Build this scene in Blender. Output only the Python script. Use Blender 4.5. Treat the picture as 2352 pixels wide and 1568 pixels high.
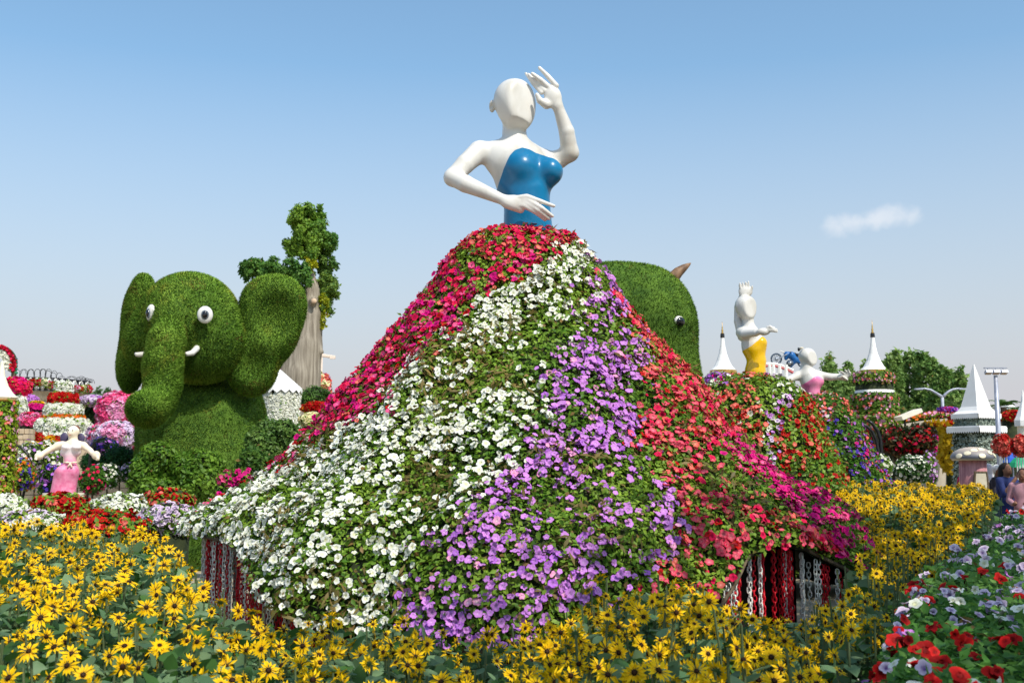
import bpy, math, random
import numpy as np
from mathutils import Matrix, Vector

# ------------------------------------------------------------------ clear
for o in list(bpy.data.objects):
    bpy.data.objects.remove(o)
SC = bpy.context.scene
COL = SC.collection
rng = np.random.default_rng(7)
random.seed(7)
R = math.radians

# ------------------------------------------------------------------ camera
CAM_Z = 1.55
W0, H0 = 2352.0, 1568.0
LENS = 40.0
F0 = LENS / 36.0 * W0
HORIZON = 1078.0
PITCH = math.atan((HORIZON - H0 / 2) / F0)
cam = bpy.data.cameras.new('camera')
cam.lens = LENS
cam.sensor_width = 36.0
cam.clip_start = 0.05
cam.clip_end = 3000
cam.dof.use_dof = True
cam.dof.focus_distance = 9.2
cam.dof.aperture_fstop = 5.6
cam_o = bpy.data.objects.new('camera', cam)
cam_o.location = (0, 0, CAM_Z)
cam_o.rotation_euler = (math.pi / 2 + PITCH, 0, 0)
COL.objects.link(cam_o)
SC.camera = cam_o
SC.render.resolution_x, SC.render.resolution_y = 1024, 682

# ------------------------------------------------------------------ light
SUN_EL = R(52)
SUN_AZ = R(36)            # to the right of straight-behind-the-camera
SUN_DIR = np.array([math.sin(SUN_AZ) * math.cos(SUN_EL), -math.cos(SUN_AZ) * math.cos(SUN_EL), math.sin(SUN_EL)])
world = bpy.data.worlds.new('World')
SC.world = world
world.use_nodes = True
nt = world.node_tree
for n in list(nt.nodes):
    nt.nodes.remove(n)
wout = nt.nodes.new('ShaderNodeOutputWorld')
wbg = nt.nodes.new('ShaderNodeBackground')
sky = nt.nodes.new('ShaderNodeTexSky')
sky.sky_type = 'NISHITA'
sky.sun_disc = False
sky.sun_elevation = SUN_EL
sky.sun_rotation = math.atan2(SUN_DIR[0], SUN_DIR[1])
sky.air_density = 1.0
sky.dust_density = 1.5
sky.ozone_density = 0.8
wbg.inputs['Strength'].default_value = 0.133
# a single small cloud low in the sky, and thin haze that whitens the sky towards the horizon all the way round
tc = nt.nodes.new('ShaderNodeTexCoord')
def wmath(op, a, b=None, c=None):
    m = nt.nodes.new('ShaderNodeMath'); m.operation = op
    for i, v in enumerate((a, b, c)):
        if v is None: continue
        if isinstance(v, (int, float)): m.inputs[i].default_value = v
        else: nt.links.new(v, m.inputs[i])
    return m.outputs[0]
sep = nt.nodes.new('ShaderNodeSeparateXYZ')
nt.links.new(tc.outputs['Generated'], sep.inputs[0])
WORLD_NODES = dict(sep=sep, tc=tc, sky=sky, bg=wbg)

sun = bpy.data.lights.new('sun', 'SUN')
sun.energy = 2.9
sun.angle = R(0.53)
sun.color = (1.0, 0.94, 0.85)
sun_o = bpy.data.objects.new('sun', sun)
sun_o.location = tuple(SUN_DIR * 60)
sun_o.rotation_euler = Vector(tuple(SUN_DIR)).to_track_quat('Z', 'Y').to_euler()
COL.objects.link(sun_o)

vs = SC.view_settings
vs.view_transform = 'Standard'
vs.look = 'None'
vs.gamma = 1.0
vs.use_curve_mapping = False
vs.exposure = 0.6
SC.cycles.max_bounces = 6
SC.cycles.transparent_max_bounces = 8
SC.cycles.use_denoising = True

# ------------------------------------------------------------------ picture <-> world
def at(px, py, Y):
    cx = (px - W0 / 2) / F0
    cy = (H0 / 2 - py) / F0
    f = math.cos(PITCH) - math.sin(PITCH) * cy
    u = math.sin(PITCH) + math.cos(PITCH) * cy
    return np.array([cx * Y / f, Y, CAM_Z + u * Y / f])
def proj(P):
    P = np.asarray(P, float)
    x, y, z = P[..., 0], P[..., 1], P[..., 2] - CAM_Z
    f = math.cos(PITCH) * y + math.sin(PITCH) * z
    u = -math.sin(PITCH) * y + math.cos(PITCH) * z
    f = np.maximum(f, 1e-3)
    return W0 / 2 + F0 * x / f, H0 / 2 - F0 * u / f
def zmap(reg, zw):
    s = (reg[2] - reg[0]) / zw
    k = 2560.0 / W0
    return lambda zx, zy, Y: at((reg[0] + zx * s) / k, (reg[1] + zy * s) / k, Y)

# world sky: haze + cloud
_cl = at(2005, 507, 1000) - np.array([0, 0, CAM_Z]); _cl /= np.linalg.norm(_cl)
vsub = nt.nodes.new('ShaderNodeVectorMath'); vsub.operation = 'SUBTRACT'
nt.links.new(tc.outputs['Generated'], vsub.inputs[0]); vsub.inputs[1].default_value = tuple(_cl)
cmap = nt.nodes.new('ShaderNodeVectorMath'); cmap.operation = 'MULTIPLY'
nt.links.new(vsub.outputs[0], cmap.inputs[0]); cmap.inputs[1].default_value = (1 / 0.040, 1 / 0.06, 1 / 0.0125)
cn = nt.nodes.new('ShaderNodeTexNoise'); cn.inputs['Scale'].default_value = 40; cn.inputs['Detail'].default_value = 7
nt.links.new(tc.outputs['Generated'], cn.inputs['Vector'])
clen = nt.nodes.new('ShaderNodeVectorMath'); clen.operation = 'LENGTH'
# tilt: the cloud rises to the right
ctilt = nt.nodes.new('ShaderNodeSeparateXYZ'); nt.links.new(cmap.outputs[0], ctilt.inputs[0])
cz2 = wmath('SUBTRACT', ctilt.outputs[2], wmath('MULTIPLY', ctilt.outputs[0], 0.22))
ccomb = nt.nodes.new('ShaderNodeCombineXYZ')
nt.links.new(ctilt.outputs[0], ccomb.inputs[0]); nt.links.new(ctilt.outputs[1], ccomb.inputs[1]); nt.links.new(cz2, ccomb.inputs[2])
nt.links.new(ccomb.outputs[0], clen.inputs[0])
cd = wmath('ADD', clen.outputs['Value'], wmath('MULTIPLY', wmath('SUBTRACT', cn.outputs[0], 0.5), 2.2))
cm = nt.nodes.new('ShaderNodeMapRange'); cm.inputs[1].default_value = 1.05; cm.inputs[2].default_value = 0.1
cm.inputs[3].default_value = 0.0; cm.inputs[4].default_value = 0.5; cm.interpolation_type = 'SMOOTHSTEP'
nt.links.new(cd, cm.inputs[0])
hz = nt.nodes.new('ShaderNodeMapRange'); hz.inputs[1].default_value = 0.34; hz.inputs[2].default_value = 0.06
hz.inputs[3].default_value = 0.0; hz.inputs[4].default_value = 0.95; hz.interpolation_type = 'LINEAR'
nt.links.new(sep.outputs[2], hz.inputs[0])
tint = nt.nodes.new('ShaderNodeMix'); tint.data_type = 'RGBA'; tint.blend_type = 'MULTIPLY'; tint.inputs[0].default_value = 1.0
nt.links.new(sky.outputs[0], tint.inputs[6]); tint.inputs[7].default_value = (0.83, 0.99, 0.985, 1)
mx1 = nt.nodes.new('ShaderNodeMix'); mx1.data_type = 'RGBA'
nt.links.new(hz.outputs[0], mx1.inputs[0]); nt.links.new(tint.outputs[2], mx1.inputs[6]); mx1.inputs[7].default_value = (3.08, 3.02, 3.22, 1)
mx2 = nt.nodes.new('ShaderNodeMix'); mx2.data_type = 'RGBA'
nt.links.new(cm.outputs[0], mx2.inputs[0]); nt.links.new(mx1.outputs[2], mx2.inputs[6]); mx2.inputs[7].default_value = (4.9, 4.9, 5.0, 1)
nt.links.new(mx2.outputs[2], wbg.inputs['Color'])
nt.links.new(wbg.outputs[0], wout.inputs[0])
HAZE_MIX, HAZE_RANGE = mx1, hz

# ------------------------------------------------------------------ colours and materials
def lin(r, g, b):
    f = lambda c: (c / 255.0 / 12.92) if c / 255.0 <= 0.04045 else ((c / 255.0 + 0.055) / 1.055) ** 2.4
    return np.array([f(r), f(g), f(b)])
MATS = {}
def mat_new(name):
    m = bpy.data.materials.new(name); m.use_nodes = True
    t = m.node_tree
    b = t.nodes['Principled BSDF']
    MATS[name] = m
    return m, t, b
def nnode(t, typ, **kw):
    n = t.nodes.new(typ)
    for k, v in kw.items(): setattr(n, k, v)
    return n
def attr_mat(name, rough=0.5, transl=0.25, spec=0.3, vary=0.0):
    m, t, b = mat_new(name)
    a = nnode(t, 'ShaderNodeAttribute', attribute_name='Col')
    t.links.new(a.outputs['Color'], b.inputs['Base Color'])
    b.inputs['Roughness'].default_value = rough
    b.inputs['Specular IOR Level'].default_value = spec
    if transl > 0:
        tr = nnode(t, 'ShaderNodeBsdfTranslucent')
        t.links.new(a.outputs['Color'], tr.inputs['Color'])
        mx = nnode(t, 'ShaderNodeMixShader'); mx.inputs[0].default_value = transl
        t.links.new(b.outputs[0], mx.inputs[1]); t.links.new(tr.outputs[0], mx.inputs[2])
        t.links.new(mx.outputs[0], t.nodes['Material Output'].inputs[0])
    return m
def noise_mat(name, c1, c2, scale=6.0, rough=0.5, bump=0.0, detail=6, stretch=(1, 1, 1), spec=0.4, lo=0.35, hi=0.65, metallic=0.0, coat=0.0):
    m, t, b = mat_new(name)
    co = nnode(t, 'ShaderNodeTexCoord'); mp = nnode(t, 'ShaderNodeMapping'); mp.inputs['Scale'].default_value = stretch
    t.links.new(co.outputs['Object'], mp.inputs[0])
    nz = nnode(t, 'ShaderNodeTexNoise'); nz.inputs['Scale'].default_value = scale; nz.inputs['Detail'].default_value = detail
    t.links.new(mp.outputs[0], nz.inputs['Vector'])
    rp = nnode(t, 'ShaderNodeValToRGB')
    rp.color_ramp.elements[0].position = lo; rp.color_ramp.elements[1].position = hi
    rp.color_ramp.elements[0].color = (*c1, 1); rp.color_ramp.elements[1].color = (*c2, 1)
    t.links.new(nz.outputs[0], rp.inputs[0]); t.links.new(rp.outputs[0], b.inputs['Base Color'])
    b.inputs['Roughness'].default_value = rough; b.inputs['Specular IOR Level'].default_value = spec
    b.inputs['Metallic'].default_value = metallic; b.inputs['Coat Weight'].default_value = coat
    if bump > 0:
        bp = nnode(t, 'ShaderNodeBump'); bp.inputs['Strength'].default_value = bump; bp.inputs['Distance'].default_value = 0.02
        t.links.new(nz.outputs[0], bp.inputs['Height']); t.links.new(bp.outputs[0], b.inputs['Normal'])
    return m
M_LEAF = attr_mat('leaf', 0.5, 0.40, 0.3)
M_PETAL = attr_mat('petal', 0.6, 0.22, 0.15)
M_GRASS = attr_mat('turf_blades', 0.65, 0.25, 0.1)
M_PAINT = attr_mat('painted', 0.45, 0.0, 0.4)
M_WHITE = noise_mat('white_fibreglass', lin(184, 178, 166), lin(216, 213, 207), 3.4, 0.38, 0.05, detail=9, stretch=(1, 1, .5), lo=0.28, hi=0.52, coat=0.1)
M_BLUE = noise_mat('blue_gloss', lin(8, 100, 144), lin(14, 114, 160), 5.0, 0.3, 0.03, coat=0.12)
M_YELLOW = noise_mat('yellow_gloss', lin(226, 176, 6), lin(240, 192, 14), 4.0, 0.2, 0.0, coat=0.4)
M_PINK = noise_mat('pink_paint', lin(226, 110, 160), lin(240, 160, 195), 5.0, 0.4)
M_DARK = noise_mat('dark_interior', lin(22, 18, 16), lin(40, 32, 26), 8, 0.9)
M_SOIL = noise_mat('soil', lin(44, 40, 26), lin(72, 62, 42), 9, 0.95, 0.4)
M_UNDER = noise_mat('dark_understorey', lin(24, 36, 14), lin(46, 54, 24), 14, 0.9, 0.5)
M_WOOD = noise_mat('driftwood', lin(104, 94, 80), lin(160, 150, 134), 3.0, 0.8, 0.6, stretch=(6, 6, 0.35), lo=0.3, hi=0.7)
M_BARK = noise_mat('bark', lin(70, 58, 44), lin(112, 96, 76), 8, 0.9, 0.5, stretch=(3, 3, 0.6))
M_BLACK = noise_mat('black_iron', lin(18, 18, 20), lin(34, 34, 36), 12, 0.4)
M_STEEL = noise_mat('galvanised_steel', lin(150, 155, 170), lin(176, 180, 192), 10, 0.45, metallic=0.3)
M_CANVAS = noise_mat('white_canvas', lin(226, 224, 220), lin(242, 241, 238), 2.0, 0.7)
M_CREAM = noise_mat('cream_canvas', lin(226, 214, 190), lin(240, 232, 214), 2.0, 0.7)
M_TAN = noise_mat('tan_stone', lin(176, 154, 126), lin(206, 186, 158), 7, 0.85, 0.2)
M_CONC = noise_mat('beige_concrete', lin(176, 164, 146), lin(200, 190, 172), 2.0, 0.85, 0.1)
M_GOLD = noise_mat('brass', lin(180, 140, 70), lin(206, 168, 96), 5, 0.35, metallic=0.6)
M_EYEB = noise_mat('eye_black', lin(12, 12, 14), lin(18, 18, 20), 5, 0.12, coat=0.5)
M_EYEG = noise_mat('eye_grey', lin(96, 104, 112), lin(110, 118, 126), 5, 0.3)
M_HORN = noise_mat('horn_wood', lin(96, 70, 50), lin(140, 108, 80), 4, 0.6, 0.3, stretch=(4, 4, 1))
M_RED = noise_mat('red_plastic', lin(196, 20, 38), lin(222, 28, 46), 12, 0.35)
M_LINK = noise_mat('white_plastic', lin(222, 222, 214), lin(240, 240, 234), 12, 0.4)
def flat(name, rgb, rough=0.5, **kw):
    c = lin(*rgb)
    return noise_mat(name, c * 0.88, np.minimum(c * 1.08, 0.95), 9, rough, **kw)

# ------------------------------------------------------------------ mesh helpers
def mk_mesh(name, V, F, col=None, smooth=False, mat=None):
    V = np.ascontiguousarray(V, np.float32)
    me = bpy.data.meshes.new(name)
    me.vertices.add(len(V)); me.vertices.foreach_set('co', V.ravel())
    if isinstance(F, np.ndarray):
        k = F.shape[1]; n = len(F)
        starts = np.arange(n, dtype=np.int32) * k; tot = np.full(n, k, np.int32); idx = F.astype(np.int32).ravel()
    else:
        tot = np.array([len(f) for f in F], np.int32); starts = np.concatenate([[0], np.cumsum(tot)[:-1]]).astype(np.int32)
        idx = np.array([i for f in F for i in f], np.int32); n = len(F)
    me.loops.add(len(idx)); me.loops.foreach_set('vertex_index', idx)
    me.polygons.add(n); me.polygons.foreach_set('loop_start', starts); me.polygons.foreach_set('loop_total', tot)
    me.polygons.foreach_set('use_smooth', np.full(n, bool(smooth or col is not None)))
    me.update(calc_edges=True)
    if col is not None:
        a = me.color_attributes.new('Col', 'FLOAT_COLOR', 'POINT')
        c = np.ones((len(V), 4), np.float32); c[:, :3] = col
        a.data.foreach_set('color', c.ravel())
    if mat is not None: me.materials.append(mat)
    return me
ORG = {}
def tag(o, label=None, cat=None, group=None, kind=None):
    if label: o['label'] = label
    if cat: o['category'] = cat
    if group: o['group'] = group
    if kind: o['kind'] = kind
    return o
def thing(name, loc, label, cat, group=None):
    o = bpy.data.objects.new(name, None); COL.objects.link(o)
    o.empty_display_size = 0.1
    o.location = tuple(float(v) for v in loc); ORG[o] = np.array(loc, float)
    return tag(o, label, cat, group, 'thing' if name.endswith('wall') else None)
def wob(name, V, F, mat, parent=None, col=None, smooth=False, kind=None, base=None, nrm=None):
    """mesh object from world-space vertices (child of parent, or top-level with its origin at base)"""
    V = np.asarray(V, float)
    org = ORG[parent] if parent is not None else (np.array(base, float) if base is not None else np.zeros(3))
    me = mk_mesh(name, V - org, F, col, smooth, mat)
    if nrm is not None:
        me.polygons.foreach_set('use_smooth', np.ones(len(me.polygons), bool)); me.normals_split_custom_set_from_vertices(nrm)
    o = bpy.data.objects.new(name, me); COL.objects.link(o)
    ORG[o] = org
    if parent is not None: o.parent = parent
    else: o.location = tuple(org)
    if kind: o['kind'] = kind
    return o
def inst(name, me, parent, P, Rm, s):
    """child sharing mesh data, at world position P with rotation Rm (3x3) and scale s"""
    o = bpy.data.objects.new(name, me); COL.objects.link(o)
    o.parent = parent
    M = np.eye(4); M[:3, :3] = np.asarray(Rm) * np.asarray(s); M[:3, 3] = np.asarray(P) - (ORG[parent] if parent is not None else 0)
    o.matrix_basis = Matrix(M.tolist())
    return o
def norm(v):
    v = np.asarray(v, float)
    return v / np.maximum(np.linalg.norm(v, axis=-1, keepdims=True), 1e-9)
def frames(N, spin=None, up=None):
    N = norm(N); n = len(N)
    ref = np.tile([0.0, 0.0, 1.0], (n, 1)); ref[np.abs(N[:, 2]) > 0.95] = [1, 0, 0]
    T = norm(np.cross(ref, N)); B = np.cross(N, T)
    if spin is None: spin = rng.uniform(0, 2 * math.pi, n)
    c, s = np.cos(spin)[:, None], np.sin(spin)[:, None]
    X = T * c + B * s; Y = -T * s + B * c
    return np.stack([X, Y, N], axis=2)
class Tpl:
    def __init__(s, V, F, t=None):
        s.V = np.array(V, float); s.F = np.array(F, int); s.t = np.zeros(len(V)) if t is None else np.array(t, float)
def scatter(T, P, Rm, S, A, B=None):
    """N copies of a template -> V, F, col"""
    n, k = len(P), len(T.V)
    S = np.asarray(S, float)
    if S.ndim == 0: S = np.full(n, float(S))
    Sv = S[:, None, None] if S.ndim == 1 else S[:, None, :]
    L = T.V[None] * Sv
    V = np.einsum('nij,nkj->nki', Rm, L) + P[:, None, :]
    F = T.F[None] + (np.arange(n) * k)[:, None, None]
    A = np.broadcast_to(A, (n, 3))
    if B is None: C = np.repeat(A, k, 0)
    else:
        B = np.broadcast_to(B, (n, 3)); t = T.t[None, :, None]
        C = (A[:, None] * (1 - t) + B[:, None] * t).reshape(-1, 3)
    return V.reshape(-1, 3), F.reshape(-1, T.F.shape[1]), C
def join(parts):
    Vs, Fs, Cs, o = [], [], [], 0
    for p in parts:
        Vs.append(p[0]); Fs.append(np.asarray(p[1]) + o); o += len(p[0])
        if len(p) > 2 and p[2] is not None: Cs.append(np.broadcast_to(p[2], (len(p[0]), 3)))
    return np.concatenate(Vs), np.concatenate(Fs), (np.concatenate(Cs) if Cs else None)
_perm = np.random.default_rng(3).random(4096)
def vnoise(P, scale=1.0, seed=0):
    Q = np.asarray(P, float) * scale + seed * 17.13
    i = np.floor(Q).astype(int); f = Q - i; f = f * f * (3 - 2 * f)
    h = lambda a, b, c: _perm[(a * 73856093 ^ b * 19349663 ^ c * 83492791) & 4095]
    r = 0
    for dx in (0, 1):
        for dy in (0, 1):
            for dz in (0, 1):
                w = (f[..., 0] if dx else 1 - f[..., 0]) * (f[..., 1] if dy else 1 - f[..., 1]) * (f[..., 2] if dz else 1 - f[..., 2])
                r = r + w * h(i[..., 0] + dx, i[..., 1] + dy, i[..., 2] + dz)
    return r
def fbm(P, scale=1.0, seed=0):
    return (vnoise(P, scale, seed) * 0.55 + vnoise(P, scale * 2.1, seed + 1) * 0.3 + vnoise(P, scale * 4.3, seed + 2) * 0.15)

# templates -------------------------------------------------------
LEAF = Tpl([(0, 0, 0), (-.3, .42, .07), (0, .48, -.03), (.3, .42, .07), (0, 1, -.06)], [(0, 2, 1), (0, 3, 2), (1, 2, 4), (2, 3, 4)])
BLADE = Tpl([(-.5, 0, 0), (.5, 0, 0), (0.15, .1, 1)], [(0, 1, 2)], [0, 0, 1])
NARROW = Tpl([(0, 0, 0), (-.13, .45, .04), (.13, .45, .04), (0, 1, -.08)], [(0, 2, 1), (1, 2, 3)])
def _petunia(lobes=5, seed=0):
    r = np.random.default_rng(seed); V = [(0, 0, -.2)]; t = [1.0]; n = lobes * 4
    for i in range(n):
        a = i * 2 * math.pi / n; V.append((.19 * math.cos(a), .19 * math.sin(a), -.04)); t.append(0.4)
    lob = [r.uniform(.9, 1.06) for _ in range(lobes)]; lz = [r.uniform(-.13, .05) for _ in range(lobes)]
    for i in range(n):
        a = (i + r.uniform(-.12, .12)) * 2 * math.pi / n; k = i % 4
        q = (.405, .475, .5, .475)[k] * lob[i // 4]; V.append((q * math.cos(a), q * math.sin(a), (.02 if k == 0 else lz[i // 4]) + r.uniform(-.03, .03))); t.append(0.0)
    F = []
    for i in range(n):
        j = (i + 1) % n
        F += [(1 + i, 1 + n + i, 1 + n + j), (1 + i, 1 + n + j, 1 + j)]
        if i % 2 == 0: F += [(0, 1 + i, 1 + j), (0, 1 + j, 1 + (i + 2) % n)]
    b = len(V); V.append((0, 0, -.6)); t.append(.6)
    for i in range(0, n, 4): F.append((b, 1 + (i + 4) % n, 1 + i))
    return Tpl(V, F, t)
PETS = [_petunia(seed=i) for i in range(4)]
def _petlow(n=5, seed=0):
    r = np.random.default_rng(seed); V = [(0, 0, -.15)]; t = [.8]
    for i in range(2 * n):
        a = i * math.pi / n; q = .5 if i % 2 == 0 else .38
        V.append((q * math.cos(a), q * math.sin(a), r.uniform(-.08, .08))); t.append(0)
    return Tpl(V, [(0, 1 + i, 1 + (i + 1) % (2 * n)) for i in range(2 * n)], t)
PETLOW = _petlow()

# signed distance fields -> meshes (surface nets) -------------------
def smin(a, b, k):
    if k <= 0: return np.minimum(a, b)
    h = np.maximum(k - np.abs(a - b), 0) / k
    return np.minimum(a, b) - h * h * k * 0.25
class Field:
    def __init__(s, lo, hi, h):
        s.lo = np.array(lo, float); s.h = h
        s.n = np.ceil((np.array(hi, float) - s.lo) / h).astype(int) + 1
        s.F = np.full(s.n, 5.0, np.float32)
        s.ax = [s.lo[i] + h * np.arange(s.n[i]) for i in range(3)]
    def _sub(s, lo, hi):
        a = np.clip(np.floor((np.array(lo) - s.lo) / s.h).astype(int), 0, s.n)
        b = np.clip(np.ceil((np.array(hi) - s.lo) / s.h).astype(int) + 1, 0, s.n)
        sl = tuple(slice(a[i], b[i]) for i in range(3))
        return sl, s.ax[0][sl[0]][:, None, None], s.ax[1][sl[1]][None, :, None], s.ax[2][sl[2]][None, None, :]
    def ell(s, c, r, k=0.05, rot=None, sub=False):
        c = np.array(c, float); r = np.array(np.broadcast_to(r, 3), float); m = r.max() + k + 3 * s.h
        sl, x, y, z = s._sub(c - m, c + m)
        x, y, z = x - c[0], y - c[1], z - c[2]
        if rot is not None:
            A = np.array(rot); x, y, z = (A[0, i] * x + A[1, i] * y + A[2, i] * z for i in range(3))
        k0 = np.sqrt((x / r[0]) ** 2 + (y / r[1]) ** 2 + (z / r[2]) ** 2)
        k1 = np.sqrt((x / r[0] ** 2) ** 2 + (y / r[1] ** 2) ** 2 + (z / r[2] ** 2) ** 2) + 1e-6
        d = k0 * (k0 - 1) / k1
        s.F[sl] = -smin(-s.F[sl], d, k) if sub else smin(s.F[sl], d, k)
        return s
    def cone(s, a, b, ra, rb, k=0.03, flatten=None):
        a, b = np.array(a, float), np.array(b, float); m = max(ra, rb) + k + 3 * s.h
        sl, x, y, z = s._sub(np.minimum(a, b) - m, np.maximum(a, b) + m)
        ba = b - a; L = (ba ** 2).sum() + 1e-9
        t = np.clip(((x - a[0]) * ba[0] + (y - a[1]) * ba[1] + (z - a[2]) * ba[2]) / L, 0, 1)
        d = np.sqrt((x - a[0] - t * ba[0]) ** 2 + (y - a[1] - t * ba[1]) ** 2 + (z - a[2] - t * ba[2]) ** 2) - (ra + (rb - ra) * t)
        s.F[sl] = smin(s.F[sl], d, k)
        return s
    def chain(s, pts, rs, k=0.03):
        pts = [np.array(p, float) for p in pts]; m = max(rs) + k + 3 * s.h
        sl, x, y, z = s._sub(np.min(pts, 0) - m, np.max(pts, 0) + m)
        D = None
        for a, b, ra, rb in zip(pts[:-1], pts[1:], rs[:-1], rs[1:]):
            ba = b - a; L = (ba ** 2).sum() + 1e-9
            t = np.clip(((x - a[0]) * ba[0] + (y - a[1]) * ba[1] + (z - a[2]) * ba[2]) / L, 0, 1)
            d = np.sqrt((x - a[0] - t * ba[0]) ** 2 + (y - a[1] - t * ba[1]) ** 2 + (z - a[2] - t * ba[2]) ** 2) - (ra + (rb - ra) * t)
            D = d if D is None else smin(D, d, min(k, .3 * ra) * .4)
        s.F[sl] = smin(s.F[sl], D, k)
        return s
    def cut(s, p, n, k=0.02):
        n = norm(np.array(n, float)); x, y, z = (s.ax[0][:, None, None], s.ax[1][None, :, None], s.ax[2][None, None, :])
        d = (x - p[0]) * n[0] + (y - p[1]) * n[1] + (z - p[2]) * n[2]
        s.F = -smin(-s.F, -d, k).astype(np.float32)
        return s
    def merge(s, o, k):
        s.F = smin(s.F, o.F, k); return s
    def mesh(s, iso=0.0):
        F = s.F - iso
        c = [slice(0, -1), slice(1, None)]
        S = F < 0
        nx, ny, nz = (v - 1 for v in F.shape)
        cnt = np.zeros((nx, ny, nz), np.int16); acc = np.zeros((nx, ny, nz, 3), np.float32)
        for axis in range(3):
            o = [i for i in range(3) if i != axis]
            for u in (0, 1):
                for v in (0, 1):
                    ia = [None] * 3; ib = [None] * 3
                    ia[axis], ib[axis] = c[0], c[1]; ia[o[0]] = ib[o[0]] = c[u]; ia[o[1]] = ib[o[1]] = c[v]
                    fa, fb = F[tuple(ia)], F[tuple(ib)]
                    m = (fa < 0) != (fb < 0)
                    if not m.any(): continue
                    t = fa[m] / (fa[m] - fb[m])
                    cnt[m] += 1
                    e = np.zeros((len(t), 3), np.float32); e[:, axis] = t; e[:, o[0]] = u; e[:, o[1]] = v
                    acc[m] += e
        ids = np.full((nx, ny, nz), -1, np.int64); act = cnt > 0
        w = np.argwhere(act); ids[act] = np.arange(len(w))
        V = s.lo + (w + acc[act] / cnt[act][:, None]) * s.h
        Q = []
        for axis in range(3):
            o = [(axis + 1) % 3, (axis + 2) % 3]
            sl = [slice(1, -1)] * 3; sl[axis] = slice(0, -1); s2 = [slice(1, -1)] * 3; s2[axis] = slice(1, None)
            a, b = S[tuple(sl)], S[tuple(s2)]
            for flip, m in ((False, a & ~b), (True, ~a & b)):
                ix = np.argwhere(m)
                if not len(ix): continue
                off = np.ones(3, int); off[axis] = 0; ix = ix + off
                def cell(du, dv):
                    q = ix.copy(); q[:, o[0]] -= du; q[:, o[1]] -= dv
                    return ids[q[:, 0], q[:, 1], q[:, 2]]
                q = np.stack([cell(1, 1), cell(0, 1), cell(0, 0), cell(1, 0)], 1)
                Q.append(q[:, ::-1] if flip else q)
        return V, np.concatenate(Q)
def relax(V, F, it=2):
    n = len(V); E = np.concatenate([np.stack([F[:, i], F[:, (i + 1) % F.shape[1]]], 1) for i in range(F.shape[1])])
    for _ in range(it):
        s = np.zeros_like(V); c = np.zeros(n)
        for k in range(3): s[:, k] = np.bincount(E[:, 0], V[E[:, 1], k], n) + np.bincount(E[:, 1], V[E[:, 0], k], n)
        c = np.bincount(E[:, 0], minlength=n) + np.bincount(E[:, 1], minlength=n)
        V = 0.5 * V + 0.5 * s / np.maximum(c, 1)[:, None]
    return V
def compact(V, F):
    u = np.unique(F); m = np.full(len(V), -1); m[u] = np.arange(len(u))
    return V[u], m[F]
def neckline_cut(V, F, x_pts, z_pts, h, keep_below=True):
    """keep the surface below a curve z=N(x); snap the rim onto the curve"""
    N = lambda x: np.interp(x, x_pts, z_pts)
    sg = 1 if keep_below else -1
    g = sg * (V[:, 2] - N(V[:, 0]))
    e = h * 0.5; dN = (N(V[:, 0] + e) - N(V[:, 0] - e)) / (2 * e)
    d = g / np.sqrt(1 + dN ** 2)
    keep = (d[F] < h * 1.1).all(1) & (d[F] < 0).any(1)
    F = F[keep]
    o = d > 0
    V = V.copy()
    q = d / np.sqrt(1 + dN ** 2)
    V[o, 0] += sg * (q * dN)[o]; V[o, 2] -= sg * q[o]
    return compact(V, F)
def tri_sample(V, F, n):
    """area-weighted surface points and normals of quads/tris"""
    T = F[:, :3] if F.shape[1] == 3 else np.concatenate([F[:, [0, 1, 2]], F[:, [0, 2, 3]]])
    a, b, c = V[T[:, 0]], V[T[:, 1]], V[T[:, 2]]
    nn = np.cross(b - a, c - a); A = np.linalg.norm(nn, axis=1)
    i = rng.choice(len(T), n, p=A / A.sum())
    u, v = rng.random(n), rng.random(n); w = u + v > 1; u[w], v[w] = 1 - u[w], 1 - v[w]
    return a[i] + (b - a)[i] * u[:, None] + (c - a)[i] * v[:, None], norm(nn[i])

# hard-surface primitives (world space) ------------------------------
def box(c, s, rot=None):
    c, s = np.array(c, float), np.array(s, float) / 2
    V = np.array([(x, y, z) for x in (-1, 1) for y in (-1, 1) for z in (-1, 1)], float) * s
    if rot is not None: V = V @ np.array(rot).T
    F = [(0, 1, 3, 2), (4, 6, 7, 5), (0, 4, 5, 1), (2, 3, 7, 6), (0, 2, 6, 4), (1, 5, 7, 3)]
    return V + c, np.array(F)
def tube(pts, rad, seg=8, caps=True):
    pts = np.array(pts, float); n = len(pts); rad = np.broadcast_to(rad, n)
    d = np.gradient(pts, axis=0); d = norm(d)
    ref = np.array([0, 0, 1.0]) if abs(d[:, 2]).mean() < 0.9 else np.array([1.0, 0, 0])
    V = []
    for i in range(n):
        t = norm(np.cross(ref, d[i])); b = np.cross(d[i], t)
        for k in range(seg):
            a = 2 * math.pi * k / seg
            V.append(pts[i] + rad[i] * (math.cos(a) * t + math.sin(a) * b))
    F = [(i * seg + k, i * seg + (k + 1) % seg, (i + 1) * seg + (k + 1) % seg, (i + 1) * seg + k) for i in range(n - 1) for k in range(seg)]
    if caps:
        a = len(V); V += [pts[0], pts[-1]]
        F += [(a, (k + 1) % seg, k, k) for k in range(seg)] + [(a + 1, (n - 1) * seg + k, (n - 1) * seg + (k + 1) % seg, (n - 1) * seg + (k + 1) % seg) for k in range(seg)]
        F = [tuple(dict.fromkeys(f)) for f in F]
    return np.array(V), F
def fjoin(parts):
    Vs, Fs, o = [], [], 0
    for V, F in parts:
        Vs.append(V); Fs += [tuple(int(i) + o for i in f) for f in F]; o += len(V)
    return np.concatenate(Vs), Fs
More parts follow.
